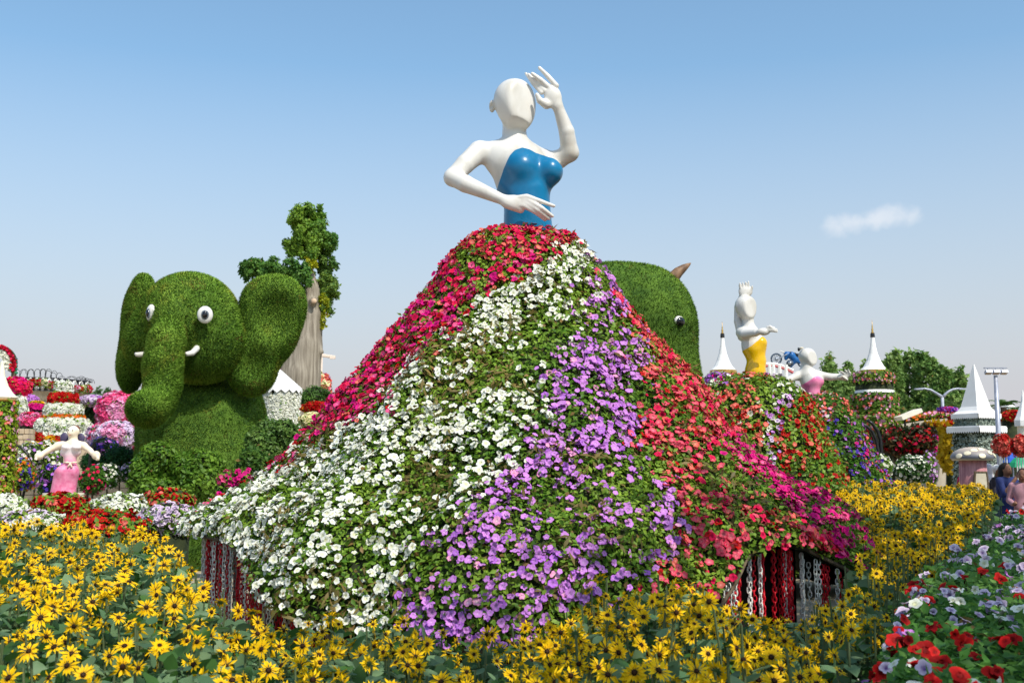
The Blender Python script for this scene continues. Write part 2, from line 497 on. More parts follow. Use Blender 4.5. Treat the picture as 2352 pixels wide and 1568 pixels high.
def lathe(c, prof, seg=24, wob_=0.0, ang0=0.0):
    c = np.array(c, float); V = []; n = len(prof)
    for r, z in prof:
        for k in range(seg):
            a = ang0 + 2 * math.pi * k / seg; q = r * (1 + wob_ * math.sin(3 * a + z))
            V.append(c + (q * math.cos(a), q * math.sin(a), z))
    F = [(i * seg + k, i * seg + (k + 1) % seg, (i + 1) * seg + (k + 1) % seg, (i + 1) * seg + k) for i in range(n - 1) for k in range(seg)]
    V.append(c + (0, 0, prof[0][1])); V.append(c + (0, 0, prof[-1][1])); m = len(V)
    F += [(m - 2, (k + 1) % seg, k) for k in range(seg)] + [(m - 1, (n - 1) * seg + k, (n - 1) * seg + (k + 1) % seg) for k in range(seg)]
    return np.array(V), F
def sph(c, r, seg=14, rings=8):
    r = np.broadcast_to(r, 3); pr = [(math.sin(math.pi * i / rings), -math.cos(math.pi * i / rings)) for i in range(1, rings)]
    V, F = lathe((0, 0, 0), pr, seg)
    V[-2] = (0, 0, -1); V[-1] = (0, 0, 1)
    return V * r + np.array(c, float), F
# ------------------------------------------------------------------ flower colours
C_WHITE = lin(240, 240, 232); C_CREAM = lin(240, 232, 190)
C_CRIM = lin(226, 22, 80); C_MAG = lin(224, 22, 132); C_HOT = lin(232, 52, 122); C_CORAL = lin(228, 88, 76); C_ROSE = lin(222, 58, 90)
C_RED = lin(200, 24, 22); C_LILAC = lin(204, 128, 216); C_VIOL = lin(176, 98, 206); C_PALE = lin(232, 212, 230); C_BLUE = lin(84, 58, 176)
C_PINK = lin(232, 140, 190); C_YEL = lin(246, 192, 20); C_ORANGE = lin(232, 120, 30); C_DRED = lin(150, 16, 34)
TH_Y = lin(226, 214, 120); TH_D = lin(110, 20, 60); TH_V = lin(96, 40, 140); TH_W = lin(236, 224, 228)
THROAT = {id(C_WHITE): lin(226, 226, 168), id(C_CREAM): lin(226, 206, 110), id(C_CRIM): lin(190, 20, 70), id(C_MAG): lin(150, 10, 90), id(C_HOT): lin(244, 150, 190),
          id(C_CORAL): lin(250, 170, 150), id(C_ROSE): lin(250, 150, 160), id(C_RED): lin(110, 6, 6), id(C_LILAC): lin(222, 170, 226), id(C_VIOL): lin(206, 150, 220),
          id(C_PALE): lin(110, 60, 150), id(C_BLUE): lin(40, 20, 110), id(C_PINK): lin(250, 214, 226), id(C_YEL): lin(190, 110, 6), id(C_ORANGE): lin(190, 70, 6), id(C_DRED): lin(70, 4, 10)}
ALLC = {id(c): c for c in (C_WHITE, C_CREAM, C_CRIM, C_MAG, C_HOT, C_CORAL, C_ROSE, C_RED, C_LILAC, C_VIOL, C_PALE, C_BLUE, C_PINK, C_YEL, C_ORANGE, C_DRED)}
G_MID, G_LITE, G_DEEP = lin(80, 124, 32), lin(150, 180, 60), lin(34, 74, 26)
G_SUN, G_SUN2 = lin(84, 118, 80), lin(132, 158, 112)

def leaf_geo(P, N, size, g1=G_MID, g2=G_LITE, tilt=0.8, T=LEAF, brown=0.02, seed=0, clump=2.5, up=0.3):
    n = len(P)
    N2 = norm(N + tilt * rng.normal(0, .6, (n, 3)) + np.array([0, 0, up]))
    q = np.clip(fbm(P, clump, seed) * 1.5 - 0.3 + rng.normal(0, .22, n), 0, 1)[:, None]
    c = g1 * (1 - q) + g2 * q
    b = rng.random(n) < brown; c[b] = lin(140, 112, 62)
    return scatter(T, P, frames(N2), size * rng.uniform(.65, 1.3, n), c * rng.uniform(.8, 1.2, (n, 1)))
def bloom_mesh_cache(ids, _c={}):
    k = ids
    if k not in _c:
        col = ALLC[ids]; L = []
        for i, T in enumerate(PETS):
            q = (0.85 + 0.1 * i)
            cc = np.clip(col * q, 0, .9); V, F, C = scatter(T, np.zeros((1, 3)), np.eye(3)[None], 1.0, cc, THROAT[ids])
            L.append(mk_mesh('petunia_bloom', V, F, C, False, M_PETAL))
        _c[k] = L
    return _c[k]
def bloom_geo(P, N, size, cols, wobble=0.45, T=None, low=False, up=0.1):
    """P,N (n,3); cols list of colour objects (len n)"""
    n = len(P)
    N2 = norm(N + wobble * rng.normal(0, .7, (n, 3)) + np.array([0, 0, up]))
    A = np.array([c for c in cols]) * rng.uniform(.82, 1.12, (n, 1)); B = np.array([THROAT[id(c)] for c in cols])
    S = size * rng.uniform(.75, 1.2, n)
    return scatter(PETLOW if low else PETS[rng.integers(4)], P, frames(N2), S, np.clip(A, 0, .9), B)
def bloom_set(root, P, N, size, cols, n_parts, order, wobble=0.45, name='petunia_bloom', up=0.1):
    """the n_parts blooms that show largest become parts of their own, the rest one stuff part"""
    n = len(P); N2 = norm(N + wobble * rng.normal(0, .7, (n, 3)) + np.array([0, 0, up])); Fr = frames(N2)
    S = size * rng.uniform(.62, 1.25, n)
    o = np.argsort(order)
    for i in o[:n_parts]:
        inst(name, bloom_mesh_cache(id(cols[i]))[rng.integers(4)], root, P[i], Fr[i], S[i] * np.array([1, rng.uniform(.8, 1), rng.uniform(.4, 2.0)]))
    rest = o[n_parts:]
    if len(rest):
        A = np.array([cols[i] for i in rest]) * rng.uniform(.85, 1.12, (len(rest), 1)); B = np.array([THROAT[id(cols[i])] for i in rest])
        parts = []
        g = rng.integers(0, 4, len(rest))
        for k in range(4):
            m = g == k
            if m.any(): parts.append(scatter(PETS[k], P[rest][m], Fr[rest][m], S[rest][m][:, None] * np.stack([np.ones(m.sum()), rng.uniform(.75, 1, m.sum()), rng.uniform(.3, 2.2, m.sum())], 1), np.clip(A[m], 0, .9), B[m]))
        V, F, C = join(parts)
        wob('petunia_blooms', V, F, M_PETAL, root, C, kind='stuff')

# ------------------------------------------------------------------ the ground, path
V = np.array([(-900, -300, 0), (900, -300, 0), (900, 1500, 0), (-900, 1500, 0)], float)
M_GROUND = noise_mat('sandy_ground', lin(150, 136, 112), lin(178, 164, 140), 0.6, 0.95, 0.2)
g = wob('ground', V, np.array([[0, 1, 2, 3]]), M_GROUND); g['kind'] = 'structure'
M_PATH = noise_mat('path_paving', lin(140, 132, 122), lin(166, 158, 148), 1.4, 0.9, 0.2)
pv = [(4.6, 3), (7.5, 3), (13, 15), (24, 34), (22, 44), (9.5, 44), (9.4, 26), (7.0, 13)]
p = wob('path', np.array([(x, y, .008) for x, y in pv]), [tuple(range(len(pv)))], M_PATH); p['kind'] = 'structure'

# ------------------------------------------------------------------ skirts of flowers
class Skirt:
    def __init__(s, ax, ay, prof, fold=0.05, nf=11, ph=0.0, hem=None):
        s.ax, s.ay = ax, ay
        s.r = np.array([p[0] for p in prof]); s.z = np.array([p[1] for p in prof])
        s.L = np.concatenate([[0], np.cumsum(np.hypot(np.diff(s.r), np.diff(s.z)))])
        s.fold, s.nf, s.ph, s.hem, s.flare = fold, nf, ph, hem, None
    def rz(s, l):
        return np.interp(l, s.L, s.r), np.interp(l, s.L, s.z)
    def pt(s, th, l):
        r, z = s.rz(l)
        u = l / s.L[-1]
        f = s.fold * np.clip(u * 1.4 - 0.15, 0, 1) * (np.sin(s.nf * th + s.ph + 2.0 * u) + .6 * np.sin((s.nf * 1.7) // 1 * th + 1.3 + s.ph) )
        r = r + f
        if s.flare is not None: r = r + s.flare(th) * np.clip((u - .62) / .2, 0, 1) ** 1.5
        P = np.stack([s.ax + r * np.cos(th), s.ay + r * np.sin(th), z + 0 * th], -1)
        return P + 0.10 * s.fold / .05 * (np.stack([fbm(P, 1.9, 5), fbm(P, 1.9, 9), fbm(P, 1.9, 13)], -1) - .5)
    def nrm(s, th, l):
        e = 0.02
        a = s.pt(th + e, l) - s.pt(th - e, l); b = s.pt(th, np.minimum(l + e, s.L[-1])) - s.pt(th, np.maximum(l - e, 0))
        return norm(np.cross(b, a))
    def sample(s, n, th0=0, th1=2 * math.pi):
        l = rng.uniform(0, s.L[-1], n * 3); r, _ = s.rz(l)
        k = rng.random(n * 3) < (r + .05) / (s.r.max() + .05); l = l[k][:n]
        th = rng.uniform(th0, th1, len(l))
        if s.hem is not None:
            _, z = s.rz(l); m = z > s.hem(th); th, l = th[m], l[m]
        return th, l, s.pt(th, l), s.nrm(th, l)
    def base_mesh(s, nt=160, nl=40, inset=0.03):
        th = np.linspace(0, 2 * math.pi, nt, endpoint=False); l = np.linspace(0, s.L[-1], nl)
        T, Lg = np.meshgrid(th, l)
        if s.hem is not None:
            hz_ = s.hem(T); zl = np.interp(-hz_, -s.z[::-1] if s.z[0] < s.z[-1] else -s.z, s.L)
            Lg = Lg / s.L[-1] * zl
        P = s.pt(T, Lg) - inset * s.nrm(T, Lg)
        V = P.reshape(-1, 3); F = [(i * nt + k, i * nt + (k + 1) % nt, (i + 1) * nt + (k + 1) % nt, (i + 1) * nt + k) for i in range(nl - 1) for k in range(nt)]
        return V, np.array(F)[:, ::-1]

def prof_px(hw_y, Y, axpx, shrink=0.0):
    out = []
    for hw, y in hw_y:
        a, b = at(axpx, y, Y), at(axpx + hw, y, Y); w = b[0] - a[0]; w = w / math.sqrt(1 + (w / Y) ** 2); out.append((w - shrink * min(1, w / 1.1), a[2]))
    return out

# ---- the main lady
Y0 = 10.0
AX0 = at(1198, 800, Y0)[0]
PROF = prof_px([(50, 534), (85, 546), (128, 560), (160, 582), (188, 614), (215, 645), (245, 685), (280, 725), (330, 780), (395, 850), (455, 915), (505, 975), (560, 1040), (615, 1095), (690, 1145), (755, 1185)], Y0, 1207, .17)
PROF += [(2.62, 1.0), (2.71, 0.85), (2.78, 0.68), (2.83, 0.5), (2.85, 0.42)]
HEM_T = np.radians([0, 20, 150, 166, 178, 200, 214, 222, 229, 236, 244, 258, 270, 284, 294, 300, 306, 312, 319, 325, 331, 340, 360])
HEM_Z = np.array([.55, .6, .6, .85, 1.04, 1.07, 1.06, .92, .76, .60, .50, .46, .47, .46, .56, .78, 1.0, 1.07, 1.02, .88, .70, .55, .55])
hem0 = lambda th: np.interp(np.mod(th, 2 * math.pi), HEM_T, HEM_Z)
def flare0(th):
    t = np.degrees(np.mod(th, 2 * math.pi))
    return .14 * np.exp(-((t - 193) / 24) ** 2) + .27 * np.exp(-((t - 337) / 17) ** 2)
SK0 = Skirt(AX0, Y0, PROF, 0.07, 9, 0.6, hem0); SK0.flare = flare0
def hem_r(th):
    return np.interp(-hem0(th), -SK0.z, SK0.r) + flare0(th)
lady = thing('lady_statue', (AX0, Y0, 0), 'white faceless lady statue in blue bodice rising from the biggest flower skirt', 'statue')

U1 = zmap((1060, 140, 1500, 620), 1437)
def q(zx, zy, dy=0.0): return U1(zx, zy, Y0 + dy)
lo, hi = q(60, 1480, -.5), q(1340, 20, .5)
lo[1], hi[1] = Y0 - .48, Y0 + .42
h1 = 0.0095
body = Field(lo, hi, h1)
def torso(fl, infl=0.0):
    fl.ell(q(735, 850, .03), np.array((.275, .17, .185)) + infl, .06)
    fl.ell(q(800, 985, .02), np.array((.25, .175, .26)) + infl, .08)
    fl.cone(q(838, 1130, .0), q(850, 1440, .0), .195 + infl, .215 + infl, .1)
    fl.ell(q(795, 912, -.125), np.array((.130, .122, .128)) + infl, .08)
    fl.ell(q(1030, 945, -.05), np.array((.110, .135, .118)) + infl, .075)
torso(body)
body.chain([q(735, 520, .06), q(738, 640, .06), q(748, 740, .05)], [.104, .108, .125], .06)
body.cone(q(715, 752, .05), q(470, 778, .02), .07, .084, .07)
body.cone(q(775, 752, .05), q(960, 830, .12), .07, .082, .07)
body.chain([q(447, 785, .0), q(335, 885, -.07), q(235, 992, -.12)], [.096, .085, .076], .05)
body.chain([q(235, 992, -.12), q(340, 1045, -.2), q(640, 1172, -.3)], [.077, .077, .047], .03)
body.ell(q(745, 1196, -.325), (.118, .036, .066), .04, rot=Matrix.Rotation(R(-8), 3, 'Y').transposed())
body.cone(q(680, 1205, -.31), q(790, 1258, -.31), .042, .03, .03)
FG = [((840, 1148), (955, 1188), (1062, 1226), -.36), ((845, 1178), (960, 1240), (1050, 1308), -.37), ((835, 1203), (935, 1262), (1022, 1330), -.36), ((815, 1222), (905, 1272), (990, 1338), -.345)]
for a, b, c, dy in FG:
    body.chain([q(a[0] - 120, (a[1] + 1195) / 2, -.32), q(*a, -.34), q(*b, dy), q(*c, dy + .03)], [.03, .025, .0205, .0155], .003)
body.chain([q(985, 868, .12), q(1100, 845, .08), q(1190, 790, .03)], [.09, .085, .078], .05)
body.chain([q(1190, 790, .03), q(1165, 620, -.03), q(1098, 425, -.07)], [.08, .07, .048], .03)
body.ell(q(1052, 330, -.09), (.078, .045, .105), .05, rot=Matrix.Rotation(R(18), 3, 'Y').transposed())
for a, b, c, r0 in [((1080, 245), (1010, 165), (942, 97), .026), ((1025, 262), (950, 195), (884, 145), .027), ((985, 285), (915, 215), (852, 150), .023), ((960, 300), (892, 225), (832, 143), .022)]:
    k = .0 if a[0] > 1050 else (-.03 if a[0] > 1000 else (.02 if a[0] > 970 else .06))
    body.chain([q(*a, -.1), q(*b, -.1 + k * .6), q(*c, -.1 + k)], [r0, r0 * .88, r0 * .62], .006)
body.chain([q(1000, 400, -.1), q(945, 365, -.12), q(922, 318, -.13)], [.04, .03, .02], .03)
head = Field(lo, hi, h1)
head.ell(q(738, 362, .0), (.188, .205, .192), .05)
head.ell(q(765, 470, -.03), (.148, .17, .165), .09)
head.cut(q(800, 400, -.135), (.60, -.80, .04), .04)
head.cut(q(815, 508, -.14), (.12, -.5, -.86), .006)
head.ell(q(556, 412, .03), (.028, .045, .058), .012)
head.ell(q(548, 410, -.015), (.016, .03, .036), .01, sub=True)
body.merge(head, .02)
V, F = body.mesh(); V = relax(V, F, 1)
nx = [560, 600, 650, 700, 740, 800, 860, 910, 960, 1010, 1080, 1135, 1180]
nz = [1150, 1082, 960, 858, 810, 783, 795, 820, 828, 838, 882, 935, 1010]
nxw = [q(a, 900)[0] for a in nx]; nzw = [q(850, b)[2] for b in nz]
wob('body', V, F, M_WHITE, lady, smooth=True)
bod = Field(lo, hi, h1); torso(bod, .0055)
V, F = bod.mesh(); V = relax(V, F, 1)
V, F = neckline_cut(V, F, nxw, nzw, h1)
wob('bodice', V, F, M_BLUE, lady, smooth=True)

V, F = SK0.base_mesh(200, 50, .05)
sk = wob('skirt', V, F, M_UNDER, lady, smooth=True)
th, l, P, N = SK0.sample(80000, R(160), R(380))
th2, l2, P2, N2 = SK0.sample(9000, R(20), R(160))
P, N = np.concatenate([P, P2]), np.concatenate([N, N2])
P = P + N * rng.uniform(-.03, .06, (len(P), 1)) * (0.4 + 1.2 * fbm(P, 4.5, 3)[:, None])
bro = fbm(P, 2.2, 41)
# narrow ferny leaves in some patches, broad leaves elsewhere
geo = [leaf_geo(P, N, .043, G_MID, G_LITE, 0.9, brown=.05, seed=2, clump=1.6)]
Pd = P[(bro > .58)][:4200]; Nd = N[(bro > .58)][:4200]
geo.append(leaf_geo(Pd + Nd * .02, Nd, .085, lin(96, 92, 44), lin(150, 128, 74), 1.2, NARROW, 0, 4))
V, F = geo[0][0], geo[0][1]
wob('foliage', *geo[0][:2], M_LEAF, lady, geo[0][2], kind='stuff')
wob('dry_stems', *geo[1][:2], M_LEAF, lady, geo[1][2], kind='stuff')

def skirt_colour(px, py, P):
    w = (fbm(P, 3.2, 21) - .5) * 150 + rng.normal(0, 16, len(px))
    x = px + w
    b1 = np.interp(py, [515, 560, 590, 620, 660, 740, 870, 960, 1000, 1080, 1140, 1200], [1335, 1325, 1275, 1225, 1175, 1065, 960, 850, 750, 640, 520, 380])
    b2 = np.interp(py, [515, 560, 600, 680, 720, 780, 870, 960, 1050, 1110, 1200, 1270, 1340, 1500], [1338, 1338, 1380, 1350, 1325, 1300, 1262, 1240, 1200, 1140, 1070, 1010, 960, 900])
    b3 = np.interp(py, [515, 560, 640, 700, 780, 850, 960, 1050, 1150, 1250, 1300, 1400], [1352, 1380, 1420, 1428, 1448, 1470, 1480, 1500, 1540, 1540, 1480, 1430])
    b4 = np.interp(py, [930, 990, 1050, 1120, 1200, 1260, 1330], [2400, 1670, 1690, 1745, 1815, 1880, 1950])
    u = rng.random(len(px)); cols = []
    for i in range(len(px)):
        y = py[i]
        if y < 600 and x[i] < b1[i]:
            c = C_CRIM if u[i] < .55 else (C_CORAL if u[i] < .85 else C_HOT)
        elif x[i] < b1[i]:
            c = C_CRIM if u[i] < .42 else (C_HOT if u[i] < .72 else (C_MAG if u[i] < .93 else C_CORAL))
            if x[i] > b1[i] - 26 and u[i] < .3: c = C_RED
        elif x[i] < b2[i]: c = C_WHITE
        elif x[i] < b3[i]: c = C_LILAC if u[i] < .74 else (C_VIOL if u[i] < .94 else C_PINK)
        elif x[i] < b4[i]: c = C_CORAL if u[i] < (.5 if y < 900 else .2) else (C_ROSE if u[i] < .75 else (C_CRIM if u[i] < .95 else C_RED))
        else: c = C_MAG if u[i] < .7 else C_HOT
        cols.append(c)
    return cols
th, l, P, N = SK0.sample(17500, R(165), R(375))
px, py = proj(P)
dens = np.clip((fbm(P, 3.4, 77) - .28) * 3.0, 0.06, 1.0)
# bare green patches seen in the skirt
for cx, cy, rx, ry, a in [(1235, 800, 75, 60, .85), (1330, 1110, 230, 55, .4), (1430, 1180, 200, 60, .45), (850, 1290, 60, 100, .5), (1010, 1150, 120, 60, .35), (760, 1010, 60, 40, .8), (1590, 1150, 90, 80, .35), (1050, 930, 60, 50, .55)]:
    dens *= 1 - a * np.exp(-((px - cx) / rx) ** 2 - ((py - cy) / ry) ** 2)
b1 = np.interp(py, [515, 600, 740, 870, 960, 1080, 1140], [1335, 1250, 1065, 960, 850, 640, 520])
dens = np.where(px < b1, np.minimum(1, dens * 1.5 + .12), dens)
dens = np.where((px > b1) & (px < b1 + 130), np.minimum(1, dens * 1.4 + .1), dens)
dens = np.where((px > np.interp(py, [515, 680, 870, 1050, 1200, 1340], [1338, 1350, 1262, 1200, 1070, 960])) & (py > 640), np.minimum(1, dens * 1.0 + .04), dens)
dens = np.where(py < 600, np.minimum(1, dens * 1.5 + .2), dens)
b1_, b2_ = b1, np.interp(py, [515, 680, 870, 1050, 1200, 1340], [1338, 1350, 1262, 1200, 1070, 960])
wh = (px > b1_ + 60) & (px < b2_) & (py > 640)
dens = np.where(wh, dens * .72, dens)
keep = rng.random(len(P)) < dens * 1.0
th, P, N, px, py = th[keep], P[keep], N[keep], px[keep], py[keep]
cols = skirt_colour(px, py, P)
P = P + N * rng.uniform(.035, .085, (len(P), 1))
vis = (N * (np.array([0, 0, CAM_Z]) - P)).sum(1) > 0
order = np.where(vis, np.linalg.norm(P - np.array([0, 0, CAM_Z]), axis=1), 99)
bloom_set(lady, P, N, .061, cols, 300, order, .5)
# blooms round the back of the skirt
th, l, P, N = SK0.sample(900, R(15), R(165))
cb = [[C_CRIM, C_WHITE, C_LILAC, C_CORAL][int((t * 3.1) % 4)] for t in th]
b = bloom_geo(P + N * .05, N, .079, cb)
wob('back_blooms', b[0], b[1], M_PETAL, lady, b[2], kind='stuff')
# inside of the skirt: dark drum, rail along the hem, chain curtain
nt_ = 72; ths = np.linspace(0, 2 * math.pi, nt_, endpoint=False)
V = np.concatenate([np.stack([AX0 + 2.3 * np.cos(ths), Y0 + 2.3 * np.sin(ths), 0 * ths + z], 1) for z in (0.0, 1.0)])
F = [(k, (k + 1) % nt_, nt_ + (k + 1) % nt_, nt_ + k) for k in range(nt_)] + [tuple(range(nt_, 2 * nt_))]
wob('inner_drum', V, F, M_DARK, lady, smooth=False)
tt = np.linspace(R(168), R(338), 90)
rr = hem_r(tt) - .03
RAIL = np.stack([AX0 + rr * np.cos(tt), Y0 + rr * np.sin(tt), hem0(tt) - .035], 1)
wob('hem_rail', *tube(RAIL, .014, 6), M_BARK, lady, smooth=True)
def link_ring(hh=.044, ww=.0135, r=.0048, seg=10):
    a = np.linspace(0, 2 * math.pi, seg, endpoint=False)
    cx = ww * np.cos(a); cz = (hh / 2 - ww) * np.sign(np.sin(a)) * (np.abs(np.sin(a)) > .1) + ww * np.sin(a)
    C = np.stack([cx, 0 * cx, cz], 1); V = []
    for i in range(seg):
        o_ = norm(np.array([C[i, 0], 0, C[i, 2] * .3])); n_ = np.array([0, 1.0, 0])
        for k in range(4):
            b_ = k * math.pi / 2; V.append(C[i] + r * (math.cos(b_) * o_ + math.sin(b_) * n_))
    F = [(i * 4 + k, i * 4 + (k + 1) % 4, ((i + 1) % seg) * 4 + (k + 1) % 4, ((i + 1) % seg) * 4 + k) for i in range(seg) for k in range(4)]
    return np.array(V), np.array(F)
LV, LF = link_ring()
def chain_mesh(n, mat):
    P_, off = [], 0
    Vs, Fs = [], []
    for i in range(n):
        a = R(25) + (i % 2) * math.pi / 2 + .12 * math.sin(i * 1.3)
        Rz = np.array([[math.cos(a), -math.sin(a), 0], [math.sin(a), math.cos(a), 0], [0, 0, 1]])
        Vs.append(LV @ Rz.T + np.array([.003 * math.sin(i * .9), .003 * math.cos(i * 1.7), -.022 - i * .0345])); Fs.append(LF + off); off += len(LV)
    return mk_mesh('chain', np.concatenate(Vs), np.concatenate(Fs), None, True, mat)
CH = {(n, k): chain_mesh(n, M_RED if k else M_LINK) for n in (8, 14, 20, 25) for k in (0, 1)}
pat = [1, 0, 1, 0, 0, 1, 1, 0, 1, 1]
def chains(t0, t1, step, gaps=()):
    t = t0; i = 0
    while t < t1:
        if not any(a < t < b for a, b in gaps):
            z = float(hem0(np.array([t]))[0]) - .04
            n = min((8, 14, 20, 25), key=lambda v: abs(v - z / .036 + 3))
            rr_ = float(hem_r(np.array([t]))[0]) - .06 - .05 * (i % 3 == 1) - .08 * rng.random()
            c = pat[int(rng.integers(10))] if rng.random() < .4 else i % 2
            P_ = np.array([AX0 + rr_ * math.cos(t), Y0 + rr_ * math.sin(t), z + rng.uniform(-.02, .0)])
            inst('chain', CH[(n, c)], lady, P_, Matrix.Rotation(rng.uniform(0, 6), 3, 'Z'), 1.0)
        t += step * rng.uniform(.7, 1.3); i += 1
chains(R(166), R(240), R(.7), [(R(190.5), R(192)), (R(204), R(206)), (R(215), R(217.2)), (R(227), R(229))])
chains(R(295), R(333), R(.62), [(R(307), R(308.8)), (R(312.5), R(314))])
chains(R(248), R(290), R(1.5))
# ------------------------------------------------------------------ turf-covered topiary animals
def turf(root, V, F, n, length, g1, g2, gy, seed=0, width=.3, name='turf_coat', ymask=None):
    P, N = tri_sample(V, F, n)
    m = (N * (np.array([0, 0, CAM_Z]) - P)).sum(1) > -.35 * np.linalg.norm(P, axis=1)
    P, N = P[m], N[m]; k = len(P)
    D = norm(N + rng.normal(0, .45, (k, 3)) + np.array([0, 0, -.1]))
    qn = np.clip(fbm(P, 2.0, seed) * 1.6 - .35 + rng.normal(0, .2, k), 0, 1)[:, None]
    yl = np.clip((fbm(P, 3.0, seed + 9) - .57) * 5, 0, 1)[:, None] * rng.random((k, 1))
    bn = ((fbm(P, 4.5, seed + 19) > .67) & (rng.random(k) < .35))[:, None]
    c = (g1 * (1 - qn) + g2 * qn) * (1 - yl) + gy * yl
    c = np.where(bn, lin(136, 116, 58), c)
    L = length * rng.uniform(.55, 1.3, k)
    S = np.stack([L * width, L * width, L], 1)
    V2, F2, C2 = scatter(BLADE, P - N * length * .15, frames(D), S, c * .72, c * 1.15)
    nn = np.repeat(norm(N * 1.6 + D + rng.normal(0, .25, (k, 3))), 3, 0)
    return wob(name, V2, F2, M_GRASS, root, C2, kind='stuff', nrm=nn)
M_TURF = noise_mat('turf_backing', lin(52, 82, 22), lin(86, 116, 36), 5, 0.95, .6)
T1, T2, T3 = lin(96, 142, 42), lin(158, 194, 78), lin(196, 194, 78)

YE = 18.0
E = zmap((260, 480, 900, 1280), 1254)
e = lambda x, y, dy=0.0: E(x, y, YE + dy)
ue = 0.003229
ground_e = e(430, 1700)[2]
ele = thing('elephant_topiary', (e(430, 1000)[0], YE, 0), 'green turf elephant topiary with white eyes, small tusks and spread ears', 'topiary')
he = .045
lo, hi = e(-60, 1600, 0), e(1080, 300, 0); lo[1], hi[1], lo[2] = YE - 2.15, YE + 2.4, -.05
bodyF = Field(lo, hi, he)
bodyF.cone(e(480, 1130, .75), np.array([e(470, 1130)[0], YE + .6, .3]), .84, .86, .3)
bodyF.ell(e(560, 1150, 1.3), (.78, 1.1, 1.05), .3)
bodyF.cone(e(620, 1080, .55), np.array([e(610, 1080)[0], YE + .4, .2]), .42, .40, .25)
bodyF.cone(e(300, 1100, .3), np.array([e(285, 1100)[0], YE + .2, .2]), .45, .42, .25)
bodyF.cone(e(690, 1090, 1.0), np.array([e(660, 1090)[0], YE + .9, .2]), .28, .26, .2)
V, F = bodyF.mesh(); V = relax(V, F, 2)
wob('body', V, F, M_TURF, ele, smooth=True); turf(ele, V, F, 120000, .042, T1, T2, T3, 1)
hd = Field(lo, hi, he)
hd.ell(e(420, 640, .05), (.80, .78, .80), .2)
hd.ell(e(555, 745, -.1), (.42, .45, .44), .3)
hd.ell(e(455, 830, -.05), (.50, .5, .32), .3)
hd.ell(e(205, 745, -.05), (.34, .4, .42), .3)
hd.ell(e(345, 650, -.5), (.27, .34, .27), .3)
V, F = hd.mesh(); V = relax(V, F, 2)
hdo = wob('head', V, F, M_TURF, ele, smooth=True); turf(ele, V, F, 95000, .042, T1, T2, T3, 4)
tf = Field(lo, hi, he)
tf.chain([e(345, 640, -.6), e(305, 735, -.88), e(288, 850, -1.0), e(288, 945, -1.06), e(268, 1020, -1.2), e(222, 1062, -1.5), e(196, 1060, -1.62)], [.23, .27, .28, .265, .25, .26, .25], .1)
V, F = tf.mesh(); V = relax(V, F, 2)
wob('trunk', V, F, M_TURF, ele, smooth=True); turf(ele, V, F, 70000, .04, T1, T2, T3, 8)
def ear(pts, rads, thick, yaw, pitch_=0):
    f = Field(lo, hi, he); A = np.array(Matrix.Rotation(R(yaw), 3, 'Z'))
    for (x, y, dy), (rx, rz) in zip(pts, rads):
        f.ell(e(x, y, dy), (rx, thick, rz), .22, rot=A)
    if yaw > 0:
        f.ell(e(835, 590, -.12), (.40, .26, .46), .1, rot=A, sub=True); f.ell(e(735, 850, -.22), (.26, .22, .34), .1, rot=A, sub=True)
    V, F = f.mesh(); V = relax(V, F, 2)
    wob('ear', V, F, M_TURF, ele, smooth=True); turf(ele, V, F, 62000, .04, T1, T2, T3, int(yaw) + 40)
ear([(820, 555, .28), (880, 560, .3), (770, 700, .22), (725, 860, .1), (845, 690, .25)], [(.5, .50), (.32, .42), (.38, .55), (.40, .46), (.33, .42)], .24, 18)
ear([(190, 520, .5), (160, 700, .55), (128, 860, .6), (175, 640, .5)], [(.25, .42), (.27, .60), (.24, .42), (.26, .5)], .2, -52)
# eyes, tusks
for (x, y, dy, rx, rz, yaw) in ((495, 601, -.80, .118, .135, 14), (231, 594, -.66, .098, .14, -36)):
    A = np.array(Matrix.Rotation(R(yaw), 3, 'Z'))
    c = e(x, y, dy)
    V, F = sph((0, 0, 0), (rx, .06, rz), 20, 12)
    ey = wob('eye', V @ A.T + c, F, M_WHITE, ele, smooth=True)
    V, F = sph((.0, -.045, -.005), (rx * .52, .03, rz * .56), 18, 10); wob('iris', V @ A.T + c, F, M_EYEG, ey, smooth=True)
    V, F = sph((.0, -.06, -.005), (rx * .38, .03, rz * .42), 18, 10); wob('pupil', V @ A.T + c, F, M_EYEB, ey, smooth=True)
wob('tusk', *tube([e(462, 748, -.5), e(452, 768, -.66), e(432, 788, -.76), e(405, 793, -.82), e(398, 786, -.84)], [.045, .05, .045, .036, .016], 10), M_WHITE, ele, smooth=True)
wob('tusk', *tube([e(198, 792, -.45), e(178, 796, -.6), e(160, 795, -.66), e(152, 789, -.68)], [.04, .042, .034, .014], 10), M_WHITE, ele, smooth=True)
